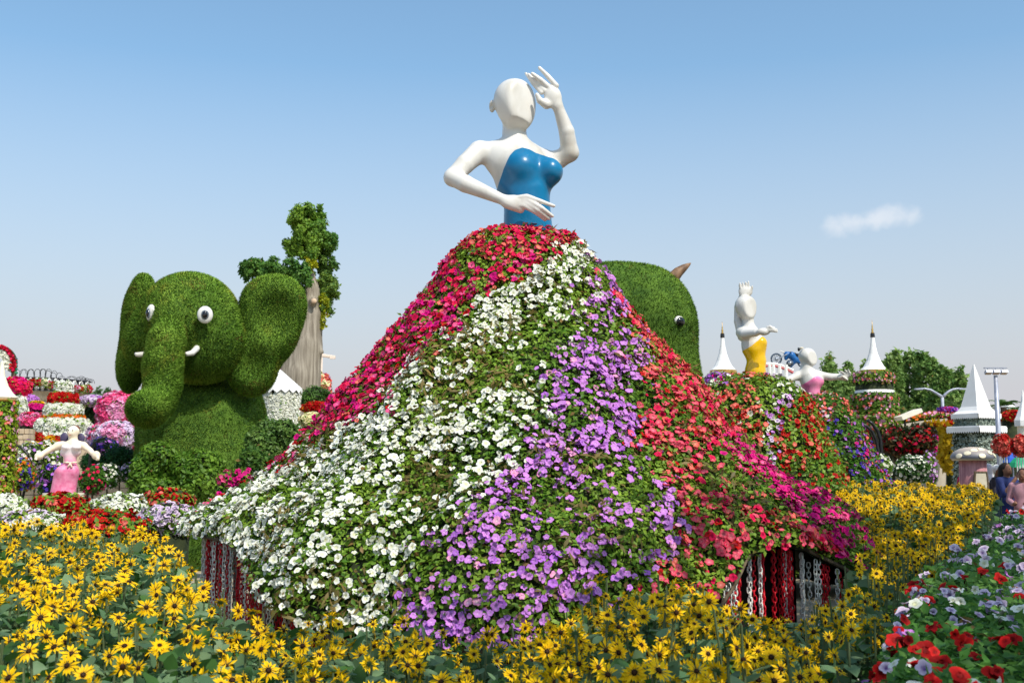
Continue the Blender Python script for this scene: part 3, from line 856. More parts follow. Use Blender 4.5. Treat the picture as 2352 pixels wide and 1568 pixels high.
# ------- leafy shrubs round the elephant's feet
def shrub(name, label, cx, cy, Y, rx, rz, ry, n, size, g1, g2, T=LEAF, cat='shrub', group=None, zc=None, seed=0, blooms=None, nb=0, bs=.06, sticks=True, lobes=14, core=.62, nparts=0):
    """a rounded bush of leaf clumps: centre pixel, half sizes in metres"""
    c = at(cx, cy, Y); 
    root = thing(name, (c[0], Y, 0), label, cat, group)
    lr = np.random.default_rng(seed + int(cx))
    L = [(c + np.array([lr.uniform(-.65, .65) * rx, lr.uniform(-.7, .3) * ry, lr.uniform(-.5, .62) * rz]), lr.uniform(.28, .5)) for _ in range(lobes)]
    L.append((c, core))
    Ps, Ns = [], []
    w = np.array([s_ ** 2 for _, s_ in L]); w /= w.sum()
    for (p_, s_), ww in zip(L, w):
        k = int(n * ww) + 1; d = norm(rng.normal(0, 1, (k, 3)))
        rad = np.array([rx, ry, rz]) * s_
        Ps.append(p_ + d * rad * rng.uniform(.78, 1.06, (k, 1))); Ns.append(norm(d / rad))
    P, N = np.concatenate(Ps), np.concatenate(Ns)
    inside = np.zeros(len(P), bool)
    for p_, s_ in L:
        inside |= ((((P - p_) / (np.array([rx, ry, rz]) * s_)) ** 2).sum(1) < .55)
    inside |= P[:, 2] < .01
    P, N = P[~inside], N[~inside]
    V, F, C_ = leaf_geo(P, N, size, g1, g2, .9, T, .01, seed, 2.0 / max(rx, .3))
    wob('foliage', V, F, M_LEAF, root, C_, kind='stuff')
    cv = [sph(p_, np.array([rx, ry, rz]) * s_ * .78, 10, 7) for p_, s_ in L]
    Vc, Fc = fjoin(cv); Vc[:, 2] = np.maximum(Vc[:, 2], 0.0)
    wob('inner_growth', Vc, Fc, M_UNDER, root, smooth=True)
    bt = max(c[2] - rz * .2, .1)
    if sticks:
        wob('stem', *tube([(c[0], Y, 0), (c[0] + .02, Y, bt * .5), (c[0], Y, bt)], [.05 * max(rx, .4), .04 * max(rx, .4), .03 * max(rx, .4)], 7), M_BARK, root, smooth=True)
    if blooms:
        m = rng.permutation(len(P))[:nb]
        f = fbm(P[m], 1.6 / max(rx, .3), seed + 3) + rng.normal(0, .06, len(m))
        idx = np.clip(((f - .3) / .4 * len(blooms)).astype(int), 0, len(blooms) - 1)
        cs = [blooms[i] for i in idx]
        Q = P[m] + N[m] * size * .5
        if nparts:
            o_ = np.where(N[m][:, 1] < .1, Q[:, 1], 99)
            bloom_set(root, Q, N[m], bs, cs, nparts, o_, .5)
        else:
            b_ = bloom_geo(Q, N[m], bs, cs, low=True)
            wob('blooms', b_[0], b_[1], M_PETAL, root, b_[2], kind='stuff')
    return root
OL1, OL2 = lin(66, 110, 30), lin(126, 160, 52)
shrub('oleander_shrub', 'leafy oleander shrub growing against the elephant topiary chest', 425, 1092, 16.2, .64, .5, .5, 15000, .07, OL1, OL2, LEAF)
shrub('oleander_shrub', 'leafy oleander shrub at the near foot of the elephant, under its trunk', 352, 1118, 16.0, .3, .38, .4, 6000, .07, OL1, OL2, LEAF, seed=3)
shrub('oleander_shrub', 'leafy shrub right of the elephant, below the white flower drum', 638, 1028, 17.0, .40, .42, .4, 9000, .065, lin(68, 104, 42), lin(120, 150, 70), LEAF, seed=5)
shrub('oleander_shrub', 'low dark shrub between the elephant and the big flower skirt', 592, 1085, 16.0, .34, .38, .4, 7000, .07, lin(48, 84, 30), lin(92, 126, 46), LEAF, seed=6)
shrub('petunia_bush', 'small magenta petunia bush beside the elephant shrubs', 545, 1105, 12.6, .2, .2, .2, 1500, .05, G_MID, G_LITE, cat='flower bush', blooms=[C_MAG, C_HOT], nb=130, bs=.06, seed=7)

# ------------------------------------------------------------------ the bull topiary behind the skirt
YB = 16.5
B4 = zmap((1500, 620, 2060, 1100), 1829)
b4 = lambda x, y, dy=0.0: B4(x, y, YB + dy)
ub = .001777
bull = thing('bull_topiary', (b4(250, 900)[0], YB, 0), 'green turf animal head topiary with one brown horn, behind the biggest flower skirt', 'topiary')
lo, hi = b4(-700, 1300), b4(1000, 20); lo[1], hi[1] = YB - 1.1, YB + 1.3; lo[2] = 0
bf = Field(lo, hi, .04)
bf.ell(b4(330, 560), (430 * ub, .72, 430 * ub), .1)
bf.ell(b4(70, 510, .1), (400 * ub, .75, 395 * ub), .2)
bf.cone(b4(400, 760, 0), b4(450, 1350, 0), 370 * ub, 425 * ub, .3)
bf.cone(b4(-50, 700, .2), np.array([b4(-50, 700)[0], YB + .2, 0.4]), .8, .8, .3)
bf.ell(b4(660, 590, -.42), (.14, .10, .10), .12)
V, F = bf.mesh(); V = relax(V, F, 2)
wob('body', V, F, M_TURF, bull, smooth=True)
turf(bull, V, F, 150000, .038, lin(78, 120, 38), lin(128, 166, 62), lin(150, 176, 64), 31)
wob('horn', *tube([b4(578, 280, -.1), b4(600, 238, -.12), b4(640, 195, -.12), b4(690, 158, -.1), b4(725, 135, -.08), b4(742, 122, -.07)], [.10, .092, .076, .052, .026, .005], 12), M_HORN, bull, smooth=True)
A = np.array(Matrix.Rotation(R(35), 3, 'Z'))
V, F = sph((0, 0, 0), (.08, .05, .068), 18, 10); ey = wob('eye', V @ A.T + b4(655, 600, -.63), F, M_EYEB, bull, smooth=True)
V, F = sph((-.012, .012, .014), (.088, .05, .07), 18, 10); wob('eyelid', V @ A.T + b4(655, 600, -.62), F, M_WHITE, bull, smooth=True)

# ------------------------------------------------------------------ the yellow lady
Y1 = 15.0
y4 = lambda x, y, dy=0.0: B4(x, y, Y1 + dy)
uy = .001615
AX1 = at(1722, 900, Y1)[0]
lady2 = thing('lady_statue', (AX1, Y1, 0), 'white lady statue in yellow bodice holding one hand above her head', 'statue')
lo, hi = y4(1040, 1120), y4(1480, 240); lo[1], hi[1] = Y1 - .5, Y1 + .45
f = Field(lo, hi, .009)
def torso2(f, i=0.0):
    f.ell(y4(1250, 790, .0), np.array((.155, .13, .15)) + i, .05)
    f.ell(y4(1312, 772, -.04), np.array((.075, .1, .075)) + i, .05)
    f.chain([y4(1262, 840), y4(1278, 920), y4(1268, 1000), y4(1275, 1100)], [.135 + i, .118 + i, .128 + i, .14 + i], .06)
torso2(f)
f.chain([y4(1205, 560), y4(1215, 630), y4(1230, 700)], [.075, .075, .1], .06)
f.ell(y4(1215, 700, .0), (.14, .12, .1), .06)
f.chain([y4(1155, 690, .0), y4(1180, 700, -.12), y4(1275, 690, -.3)], [.075, .065, .05], .03)          # forearm to the camera
f.ell(y4(1335, 682, -.36), (.085, .05, .05), .03)
for k, (x, y) in enumerate([(1446, 683), (1444, 665), (1420, 648), (1392, 640)]):
    f.chain([y4(1370, 672 - 8 * k, -.38), y4((1370 + x) / 2 + 6, (672 - 8 * k + y) / 2 - 4, -.4), y4(x, y, -.4)], [.024, .02, .013], .01)
f.chain([y4(1165, 720, .1), y4(1128, 600, .12), y4(1130, 480, .13), y4(1170, 385, .08)], [.07, .055, .055, .05], .03)   # the raised arm behind the head
f.ell(y4(1188, 352, .05), (.095, .04, .085), .03)
for a, b_, t in [((1148, 330), (1142, 305), (1143, 287)), ((1168, 322), (1165, 300), (1166, 284)), ((1190, 318), (1190, 296), (1190, 281)), ((1210, 320), (1211, 294), (1211, 273)), ((1230, 345), (1240, 325), (1242, 311))]:
    f.chain([y4(*a, .04), y4(*b_, .03), y4(*t, .02)], [.02, .017, .012], .008)
hf = Field(lo, hi, .009)
hf.ell(y4(1188, 470), (.142, .155, .14), .04); hf.ell(y4(1205, 525, -.03), (.105, .12, .105), .06)
hf.cut(y4(1225, 480, -.11), (.5, -.86, .0), .02); hf.cut(y4(1230, 575, -.1), (.2, -.4, -.9), .01)
hf.ell(y4(1120, 470, -.04), (.02, .035, .04), .01)
f.merge(hf, .02)
V, F = f.mesh(); V = relax(V, F, 1); wob('body', V, F, M_WHITE, lady2, smooth=True)
f = Field(lo, hi, .009); torso2(f, .006); V, F = f.mesh(); V = relax(V, F, 1)
V, F = neckline_cut(V, F, [y4(x, 800)[0] for x in (1150, 1170, 1220, 1270, 1310, 1350, 1380)], [y4(1250, z)[2] for z in (850, 835, 805, 765, 728, 735, 770)], .009)
wob('bodice', V, F, M_YELLOW, lady2, smooth=True)
PROF1 = prof_px([(22, 870), (50, 872), (80, 880), (108, 900), (132, 930), (152, 970), (168, 1010), (182, 1050), (196, 1095), (210, 1140)], Y1, 1722)
PROF1 += [(PROF1[-1][0] + .05, .75), (PROF1[-1][0] + .08, .3)]
def small_skirt(root, S, ncol, nl, nb, nparts, leaf, bl, colour, g1=G_MID, g2=G_LITE, dmul=1.0):
    V, F = S.base_mesh(90, 30, .05); wob('skirt', V, F, M_UNDER, root, smooth=True)
    th, l, P, N = S.sample(nl, R(150), R(390))
    P = P + N * rng.uniform(-.03, .06, (len(P), 1))
    px, py = proj(P)
    V, F, C_ = leaf_geo(P, N, leaf, g1, g2, .9, brown=.03, seed=ncol, clump=1.8)
    wob('foliage', V, F, M_LEAF, root, C_, kind='stuff')
    th, l, P, N = S.sample(nb, R(165), R(375)); px, py = proj(P)
    d = np.clip((fbm(P, 3.0, ncol + 50) - .25) * 2.4, .1, 1) * dmul
    cols, dn = colour(px, py, P)
    k = rng.random(len(P)) < d * dn
    P, N, px = P[k], N[k], px[k]; cols = [c for c, kk in zip(cols, k) if kk]
    P = P + N * rng.uniform(.03, .08, (len(P), 1))
    vis = (N * (np.array([0, 0, CAM_Z]) - P)).sum(1) > 0
    o = np.where(vis, np.linalg.norm(P, axis=1) - 3 * (px > S.clip[0]) * (px < S.clip[1]), 99)
    bloom_set(root, P, N, bl, cols, nparts, o, .5)
SK1 = Skirt(AX1, Y1, PROF1, .05, 7, 1.0); SK1.clip = (1660, 1920)
def col1(px, py, P):
    w = px + (fbm(P, 3, 5) - .5) * 90 + rng.normal(0, 8, len(px)); u = rng.random(len(px)); c = []; dn = np.ones(len(px))
    for i in range(len(px)):
        x, y = w[i], py[i]
        if y < 905 and x > 1790: q_ = C_WHITE if u[i] < .75 else C_PALE
        elif y < 890 and x < 1690: q_ = C_WHITE if u[i] < .5 else (C_MAG if u[i] < .8 else C_VIOL)
        elif x < 1765 - (y - 880) * .15: q_ = C_CORAL if u[i] < .75 else (C_RED if u[i] < .9 else C_WHITE)
        elif x < 1815 - (y - 900) * .25: q_ = C_LILAC if u[i] < .6 else (C_PALE if u[i] < .85 else C_WHITE)
        elif y > 1040: q_ = C_RED if u[i] < .6 else C_CORAL; dn[i] = .45
        else: q_ = C_RED if u[i] < .72 else C_CORAL
        c.append(q_)
    return c, dn
small_skirt(lady2, SK1, 3, 16000, 4200, 300, .06, .07, col1)

# ------------------------------------------------------------------ the pink lady
Y2 = 17.5
P8 = zmap((1900, 840, 2160, 1020), 2265)
p8 = lambda x, y, dy=0.0: P8(x, y, Y2 + dy)
up = .000707
AX2 = at(1878, 930, Y2)[0]
lady3 = thing('lady_statue', (AX2, Y2, 0), 'white lady statue in pink bodice with one arm stretched out to the side', 'statue')
lo, hi = p8(520, 1560), p8(2080, 180); lo[1], hi[1] = Y2 - .45, Y2 + .45
f = Field(lo, hi, .0105)
def torso3(f, i=0.0):
    f.ell(p8(1110, 960), np.array((.17, .12, .13)) + i, .05)
    f.ell(p8(1170, 960, -.08), np.array((.075, .085, .075)) + i, .05); f.ell(p8(1290, 985, -.03), np.array((.06, .085, .065)) + i, .05)
    f.chain([p8(1110, 1060), p8(1130, 1230), p8(1160, 1500)], [.132 + i, .112 + i, .13 + i], .06)
torso3(f)
f.chain([p8(1010, 560), p8(1010, 700), p8(1030, 820)], [.085, .085, .11], .06)
f.cone(p8(1000, 800, .02), p8(800, 860), .075, .062, .06); f.cone(p8(1060, 800, .02), p8(1280, 840), .075, .062, .06)
f.chain([p8(810, 870), p8(740, 900, -.05), p8(600, 960, -.15), p8(480, 1030, -.2)], [.066, .058, .05, .04], .03)
f.chain([p8(1280, 850), p8(1540, 890, -.05), p8(1800, 880, -.1)], [.064, .056, .044], .03)
f.ell(p8(1850, 880, -.1), (.055, .035, .065), .03)
for a, b_, c_ in [((1880, 850), (1800, 790), (1755, 765)), ((1900, 835), (1880, 770), (1850, 735)), ((1905, 850), (1945, 790), (1925, 725)), ((1890, 890), (1960, 850), (1970, 800)), ((1860, 930), (1900, 950), (1770, 860))]:
    f.chain([p8(*a, -.12), p8(*b_, -.15), p8(*c_, -.17)], [.02, .017, .012], .008)
hf = Field(lo, hi, .0105)
hf.ell(p8(1030, 440), (.135, .14, .13), .04); hf.ell(p8(1110, 530, -.02), (.088, .1, .085), .06)
hf.cut(p8(1120, 470, -.105), (.55, -.83, 0), .015)
f.merge(hf, .02)
V, F = f.mesh(); V = relax(V, F, 1); wob('body', V, F, M_WHITE, lady3, smooth=True)
f = Field(lo, hi, .0105); torso3(f, .006); V, F = f.mesh(); V = relax(V, F, 1)
V, F = neckline_cut(V, F, [p8(x, 900)[0] for x in (850, 950, 1050, 1150, 1230, 1300, 1380)], [p8(1100, z)[2] for z in (1090, 1030, 960, 890, 872, 905, 1000)], .0105)
wob('bodice', V, F, M_PINK, lady3, smooth=True)
M_HAIRB = flat('ornament_black', (30, 36, 44), .5)
orn = wob('hair_flower', *fjoin([sph(p8(905, 258, -.06), (.035, .03, .014), 10, 6), sph(p8(880, 275, -.05), (.02, .03, .02), 10, 6)]), M_CREAM, lady3, smooth=True)
wob('stamen', *fjoin([sph(p8(845, 290, -.05), (.02, .02, .03), 10, 6), tube([p8(845, 262, -.05), p8(820, 250, -.05)], [.008, .003], 6)]), M_HAIRB, orn, smooth=True)
PROF2 = prof_px([(18, 912), (38, 914), (58, 928), (76, 955), (92, 990), (108, 1030), (130, 1075), (158, 1120), (176, 1150)], Y2, 1878)
PROF2 += [(PROF2[-1][0] + .05, .6), (PROF2[-1][0] + .08, .2)]
SK2 = Skirt(AX2, Y2, PROF2, .05, 7, 2.0); SK2.clip = (1880, 2080)
def col2(px, py, P):
    w = px + (fbm(P, 3, 8) - .5) * 50; u = rng.random(len(px)); c = []; dn = np.ones(len(px))
    edge = 1878 + np.interp(py, [910, 955, 990, 1030, 1075, 1120], [35, 76, 92, 108, 130, 158])
    for i in range(len(px)):
        x, y = w[i], py[i]
        if y < 960: q_ = C_WHITE if (x < 1905 and u[i] < .7) else (C_CORAL if u[i] < .7 else C_PINK)
        elif x > edge[i] - 26: q_ = C_VIOL if u[i] < .35 else (C_MAG if u[i] < .6 else (C_CORAL if u[i] < .75 else C_BLUE))
        else: q_ = C_BLUE if u[i] < .75 else C_VIOL; dn[i] = .5
        if y < 1010 and x < 1915 and u[i] < .6: q_ = C_CORAL
        c.append(q_)
    return c, dn
small_skirt(lady3, SK2, 5, 13000, 2600, 150, .06, .06, col2, lin(54, 104, 26), lin(120, 160, 44))
# ------------------------------------------------------------------ sunflowers
def sunflower_tpl(seed, npet=15):
    r = np.random.default_rng(seed); V, F, t = [], [], []
    for i in range(npet):
        a = (i + r.uniform(-.25, .25)) * 2 * math.pi / npet; L = r.uniform(.72, 1.12) * .5; w = r.uniform(.048, .074); z = r.uniform(-.2, .16) - .02
        dx, dy = math.cos(a), math.sin(a); ex, ey = -dy, dx; tw = r.uniform(-.03, .03); b = len(V)
        V += [(dx * .09, dy * .09, 0), (dx * L * .6 + ex * w, dy * L * .6 + ey * w, z * .5 + .02 + tw), (dx * L * .55, dy * L * .55, z * .5 - .01), (dx * L * .6 - ex * w, dy * L * .6 - ey * w, z * .5 + .02 - tw), (dx * L, dy * L, z - .04)]
        t += [1, .1, .25, .1, 0]; F += [(b, b + 2, b + 1), (b, b + 3, b + 2), (b + 1, b + 2, b + 4), (b + 2, b + 3, b + 4)]
    return Tpl(V, F, t)
SUNP = [sunflower_tpl(i, n) for i, n in enumerate((14, 16, 12, 13, 15, 11, 14, 13))]
def disc_tpl():
    V = [(0, 0, .055)]; F = []; t = [.9]; n = 10
    for rr_, z, tt_ in ((.055, .06, .5), (.095, .042, .1), (.112, .0, 0)):
        for i in range(n):
            a = 2 * math.pi * (i + .5 * (rr_ > .1)) / n; V.append((rr_ * math.cos(a), rr_ * math.sin(a), z)); t.append(tt_)
    for i in range(n): F.append((0, 1 + i, 1 + (i + 1) % n))
    for k in range(2):
        for i in range(n):
            a, b = 1 + k * n + i, 1 + k * n + (i + 1) % n; F += [(a, a + n, b), (b, a + n, b + n)]
    return Tpl(V, F, t)
DISC = disc_tpl()
def sepal_tpl():
    V = [(0, 0, -.12)]; F = []; n = 9
    for i in range(n):
        a = 2 * math.pi * i / n; V.append((.13 * math.cos(a), .13 * math.sin(a), -.03))
    for i in range(n):
        a = 2 * math.pi * (i + .5) / n; V.append((.24 * math.cos(a), .24 * math.sin(a), -.04))
    for i in range(n):
        j = (i + 1) % n; F += [(0, 1 + j, 1 + i), (1 + i, 1 + j, 1 + n + i)]
    return Tpl(V, F)
SEP = sepal_tpl()
SLEAF = Tpl([(0, 0, 0), (0, .16, -.02), (-.3, .12, .05), (-.42, .38, .03), (-.26, .72, .0), (0, 1.05, -.14), (.26, .72, .0), (.42, .38, .03), (.3, .12, .05), (0, .5, -.05)],
            [(0, 9, 2), (2, 9, 3), (3, 9, 4), (4, 9, 5), (5, 9, 6), (6, 9, 7), (7, 9, 8), (8, 9, 0)])
Y_PET, Y_BASE = lin(254, 208, 16), lin(246, 176, 8)
D_DARK, D_MID = lin(34, 20, 14), lin(70, 42, 16)
S_STEM = lin(110, 124, 84)
def one(T, A, B=None): return scatter(T, np.zeros((1, 3)), np.eye(3)[None], 1.0, A, B)
ME_SUN = [mk_mesh('bloom', *one(T, Y_PET * q_, Y_BASE), False, M_PETAL) for T, q_ in zip(SUNP, (1, .92, 1.0, .97, .94, .88, 1, .98))]
ME_DISC = mk_mesh('flower_disc', *one(DISC, D_DARK, D_MID), False, M_PETAL)
ME_SEP = mk_mesh('sepals', *one(SEP, lin(82, 110, 66)), False, M_LEAF)
ME_LEAF = [mk_mesh('leaf', *one(SLEAF, c_), True, M_LEAF) for c_ in (G_SUN, G_SUN2, lin(88, 122, 74))]
def stem_mesh(seed):
    r = np.random.default_rng(seed); bx, by = r.uniform(-.06, .06, 2)
    zz = np.linspace(0, 1, 6); pts = np.stack([bx * np.sin(zz * 3), by * np.sin(zz * 2.4), zz], 1); pts -= pts[0]
    V, F = tube(pts, [.008, .008, .007, .006, .0055, .005], 5, False)
    return mk_mesh('sunflower', V, F, np.tile(S_STEM, (len(V), 1)), True, M_LEAF), pts
STEMS = [stem_mesh(i) for i in range(5)]
SUN_AZV = norm(np.array([SUN_DIR[0], SUN_DIR[1], .3]))
def face_dir(n):
    a = rng.uniform(0, 2 * math.pi, n); el = rng.uniform(-.15, 1.0, n)
    D = np.stack([np.cos(a) * np.cos(el), np.sin(a) * np.cos(el), np.sin(el)], 1)
    m = rng.random(n) < .55
    D[m] = norm(np.array([.15, -.85, .42]) + rng.normal(0, .38, (n, 3)))[m]
    return D
# height of the sunflower canopy: a line across the picture gives how high the bed's far edge stands
LX = [-200, 0, 200, 330, 430, 500, 600, 720, 900, 1050, 1180, 1300, 1440, 1560, 1700, 1800, 1900, 1960, 2010, 2060]
LY = [1195, 1195, 1205, 1215, 1270, 1375, 1415, 1430, 1408, 1450, 1455, 1415, 1350, 1330, 1395, 1420, 1385, 1330, 1380, 1430]
LD = [8.8, 8.8, 8.8, 8.6, 7.4, 6.6, 6.5, 6.4, 6.3, 6.2, 6.2, 6.2, 6.2, 6.3, 6.3, 6.5, 6.6, 6.4, 6.0, 5.6]
def canopy(px, Y):
    ly, ld = np.interp(px, LX, LY), np.interp(px, LX, LD)
    zf = CAM_Z - (ly - HORIZON) / F0 * ld
    t = np.clip((Y - 2.9) / (ld - 2.9), 0, 1)
    return .78 + (zf - .78) * t ** .8, ld
RIGHT_EDGE = lambda Y: np.interp(Y, [2.4, 3.0, 3.47, 4.6, 5.6, 6.5], [.62, .8, .92, 1.35, 1.85, 2.25])
def bed_points(n):
    Y = np.sqrt(rng.uniform(2.75 ** 2, 8.9 ** 2, n)); px = rng.uniform(-120, 2080, n)
    z, ld = canopy(px, Y); x = (px - W0 / 2) / F0 * Y
    k = (Y < ld) & (x < RIGHT_EDGE(Y) - .05 + rng.normal(0, .04, n))
    return px[k], x[k], Y[k], z[k]
px, x, Y, z = bed_points(2900)
_e = bed_points(2600); _k = (_e[0] > 1180) & (_e[0] < 2000) & (_e[2] < 6.2) & (rng.random(len(_e[0])) < .75)
px, x, Y, z = (np.concatenate([a, b[_k]]) for a, b in zip((px, x, Y, z), _e))
hgt = z - np.abs(rng.normal(0, .10, len(z))) + .05 - (rng.random(len(z)) < .25) * rng.uniform(0, .22, len(z))
hgt = hgt + (rng.random(len(z)) < .06) * rng.uniform(.03, .2, len(z)) * (px > 1300) + (rng.random(len(z)) < .03) * rng.uniform(.02, .09, len(z))
px_, py_ = proj(np.stack([x, Y, hgt], 1))
vis = (py_ < 1580) & (px_ > 5) & (px_ < 2345)
rank = np.where(vis, Y + 3.2 * np.clip(z - hgt, 0, 1), 99)
o = np.argsort(rank)
big, rest = o[:300], o[300:]
D = face_dir(len(x)); Fr = frames(D); Sz = .09 * rng.uniform(.7, 1.22, len(x))
LAB = 'yellow sunflower with dark centre in the foreground sunflower bed'
for i in big:
    k = int(rng.integers(5)); me, pts = STEMS[k]; a = rng.uniform(0, 6.28)
    Rz = np.array(Matrix.Rotation(a, 3, 'Z')); top = Rz @ pts[-1] * hgt[i]
    base = np.array([x[i], Y[i], 0.0]) - np.array([top[0], top[1], 0]) - D[i] * np.array([.03, .03, 0])
    r_ = bpy.data.objects.new('sunflower', me); COL.objects.link(r_)
    Mx = np.eye(4); Mx[:3, :3] = Rz * np.array([1, 1, 1]) ; Mx[:3, 3] = base
    Mx[:3, :3] = Rz @ np.diag([1, 1, hgt[i]])
    r_.matrix_basis = Matrix(Mx.tolist())
    tag(r_, LAB, 'sunflower', 'sunflowers in the foreground bed')
    inv = np.linalg.inv(Mx)
    def child(name, me_, P_, Rm, s_):
        c_ = bpy.data.objects.new(name, me_); COL.objects.link(c_); c_.parent = r_
        Mw = np.eye(4); Mw[:3, :3] = np.asarray(Rm) * s_; Mw[:3, 3] = P_
        c_.matrix_parent_inverse = Matrix(inv.tolist()); c_.matrix_basis = Matrix(Mw.tolist())
        return c_
    tip = np.array([x[i], Y[i], hgt[i]])
    child('bloom', ME_SUN[int(rng.integers(len(ME_SUN)))], tip, Fr[i], Sz[i] * np.array([1, 1, rng.uniform(-.6, 2.2)]) * rng.uniform(.8, 1.1))
    child('flower_disc', ME_DISC, tip, Fr[i], Sz[i])
    child('sepals', ME_SEP, tip, Fr[i], Sz[i])
    for j in range(2):
        zz = hgt[i] * rng.uniform(.55, .95); la = rng.uniform(0, 6.28)
        pp = base + np.array([*(Rz @ np.array([np.interp(zz / hgt[i], np.linspace(0, 1, 6), pts[:, 0]), np.interp(zz / hgt[i], np.linspace(0, 1, 6), pts[:, 1]), 0]))[:2], zz])
        d_ = np.array([math.cos(la), math.sin(la), rng.uniform(-.3, .5)]); d_ = d_ / np.linalg.norm(d_)
        n_ = norm(np.array([0, 0, 1.0]) - d_ * d_[2] + rng.normal(0, .25, 3)); x_ = norm(np.cross(d_, n_)); n_ = np.cross(x_, d_)
        child('leaf', ME_LEAF[int(rng.integers(3))], pp, np.stack([x_, d_, n_], 1), rng.uniform(.05, .105))
# the others, too many to tell apart
def sun_mass(x, Y, hgt, D, Fr, Sz, name, nleaf, leafpts, lab, lsize=.1):
    P = np.stack([x, Y, hgt], 1); g_ = rng.integers(0, 8, len(P)); parts = []
    for k in range(8):
        m = g_ == k
        parts.append(scatter(SUNP[k], P[m], Fr[m], (Sz[m] * rng.uniform(.7, 1.1, m.sum()))[:, None] * np.stack([np.ones(m.sum()), np.ones(m.sum()), rng.uniform(-.6, 2.2, m.sum())], 1), Y_PET * rng.uniform(.82, 1.05, (m.sum(), 1)), Y_BASE))
    V, F, C_ = join(parts)
    root = wob(name, V, F, M_PETAL, None, C_, kind='stuff', base=(float(x.mean()), float(Y.mean()), 0)); tag(root, lab, 'sunflowers')
    V, F, C_ = join([scatter(DISC, P, Fr, Sz, D_DARK, D_MID)]); wob('flower_discs', V, F, M_PETAL, root, C_, kind='stuff')
    V, F, C_ = join([scatter(SEP, P, Fr, Sz, lin(82, 110, 66))]); wob('sepals', V, F, M_LEAF, root, C_, kind='stuff')
    sp = []
    ST = Tpl(*[np.array([(-1, 0, 0), (1, 0, 0), (1, 0, 1), (-1, 0, 1), (0, -1, 0), (0, 1, 0), (0, 1, 1), (0, -1, 1)], float), np.array([(0, 1, 2), (0, 2, 3), (4, 5, 6), (4, 6, 7)])])
    Bp = P - D * .02; Bp[:, 2] = 0; dirv = norm(P - D * .02 - Bp + rng.normal(0, .05, P.shape) * [1, 1, 0])
    S_ = np.stack([np.full(len(P), .005), np.full(len(P), .005), hgt], 1)
    V, F, C_ = scatter(ST, Bp, frames(dirv), S_, S_STEM); wob('stems', V, F, M_LEAF, root, C_, kind='stuff')
    LP = leafpts; n = len(LP)
    N2 = norm(np.array([0, 0, 1.0]) + rng.normal(0, .55, (n, 3)))
    qn = rng.random((n, 1)); c = G_SUN * (1 - qn) + G_SUN2 * qn; gm = rng.random(n) < .3; c[gm] = lin(74, 112, 50)
    V, F, C_ = scatter(SLEAF, LP, frames(N2), lsize * rng.uniform(.45, 1.25, n), c * rng.uniform(.75, 1.15, (n, 1)))
    wob('leaves', V, F, M_LEAF, root, C_, True, kind='stuff')
    return root
lpx, lx, lY, lz = bed_points(26000)
LP = np.stack([lx, lY, lz - .02 - np.abs(rng.normal(0, .2, len(lz)))], 1); LP = LP[LP[:, 2] > .05]
lowx = bed_points(2600)
sun_mass(x[rest], Y[rest], hgt[rest], D[rest], Fr[rest], Sz[rest], 'sunflower_bed', 0, LP, 'mass of smaller yellow sunflowers and grey-green leaves filling the foreground bed', .078)
# ---- second sunflower bed on the right
def bed2(n):
    Y = rng.uniform(8.6, 15.5, n)
    xl = np.interp(Y, [8.6, 10, 12, 15.5], [2.72, 2.95, 3.4, 4.45]); xr = np.interp(Y, [8.6, 9.9, 12.5, 15.5], [3.3, 3.95, 5.3, 6.3])
    x = xl + (xr - xl) * rng.random(n)
    z = np.interp(Y, [8.6, 9.4, 12, 15.5], [.88, 1.04, 1.22, 1.33]) + (fbm(np.stack([x, Y, 0 * x], 1), .8, 3) - .5) * .34
    return x, Y, z
x, Y, z = bed2(1250)
hgt = z - np.abs(rng.normal(0, .10, len(z))) + .06
_n = 110; _Y = rng.uniform(6.4, 9.2, _n); _x = np.interp(_Y, [6.3, 9.2], [1.85, 2.8]) + rng.random(_n) * np.interp(_Y, [6.3, 9.2], [.4, .75])
x, Y, hgt = np.concatenate([x, _x]), np.concatenate([Y, _Y]), np.concatenate([hgt, np.interp(_Y, [6.3, 9.2], [.86, .98]) + rng.normal(0, .08, _n)])
D = face_dir(len(x)); Fr = frames(D); Sz = .086 * rng.uniform(.8, 1.2, len(x))
lx, lY, lz = bed2(9000)
LP = np.stack([lx, lY, lz - .04 - np.abs(rng.normal(0, .16, len(lz)))], 1)
fx = rng.uniform(0, 1, 2600); fY = rng.uniform(6.3, 9.2, 2600); fx = np.interp(fY, [6.3, 9.2], [1.75, 2.75]) + fx * np.interp(fY, [6.3, 9.2], [.5, .85])
fz = np.interp(fY, [6.3, 9.2], [.72, .9]) - np.abs(rng.normal(0, .2, 2600)); LP = np.concatenate([LP, np.stack([fx, fY, np.maximum(fz, .05)], 1)])
sun_mass(x, Y, hgt, D, Fr, Sz, 'sunflower_bed', 0, LP, 'yellow sunflower bed beyond the lilac and red petunias, below the dark red flower tree', .09)

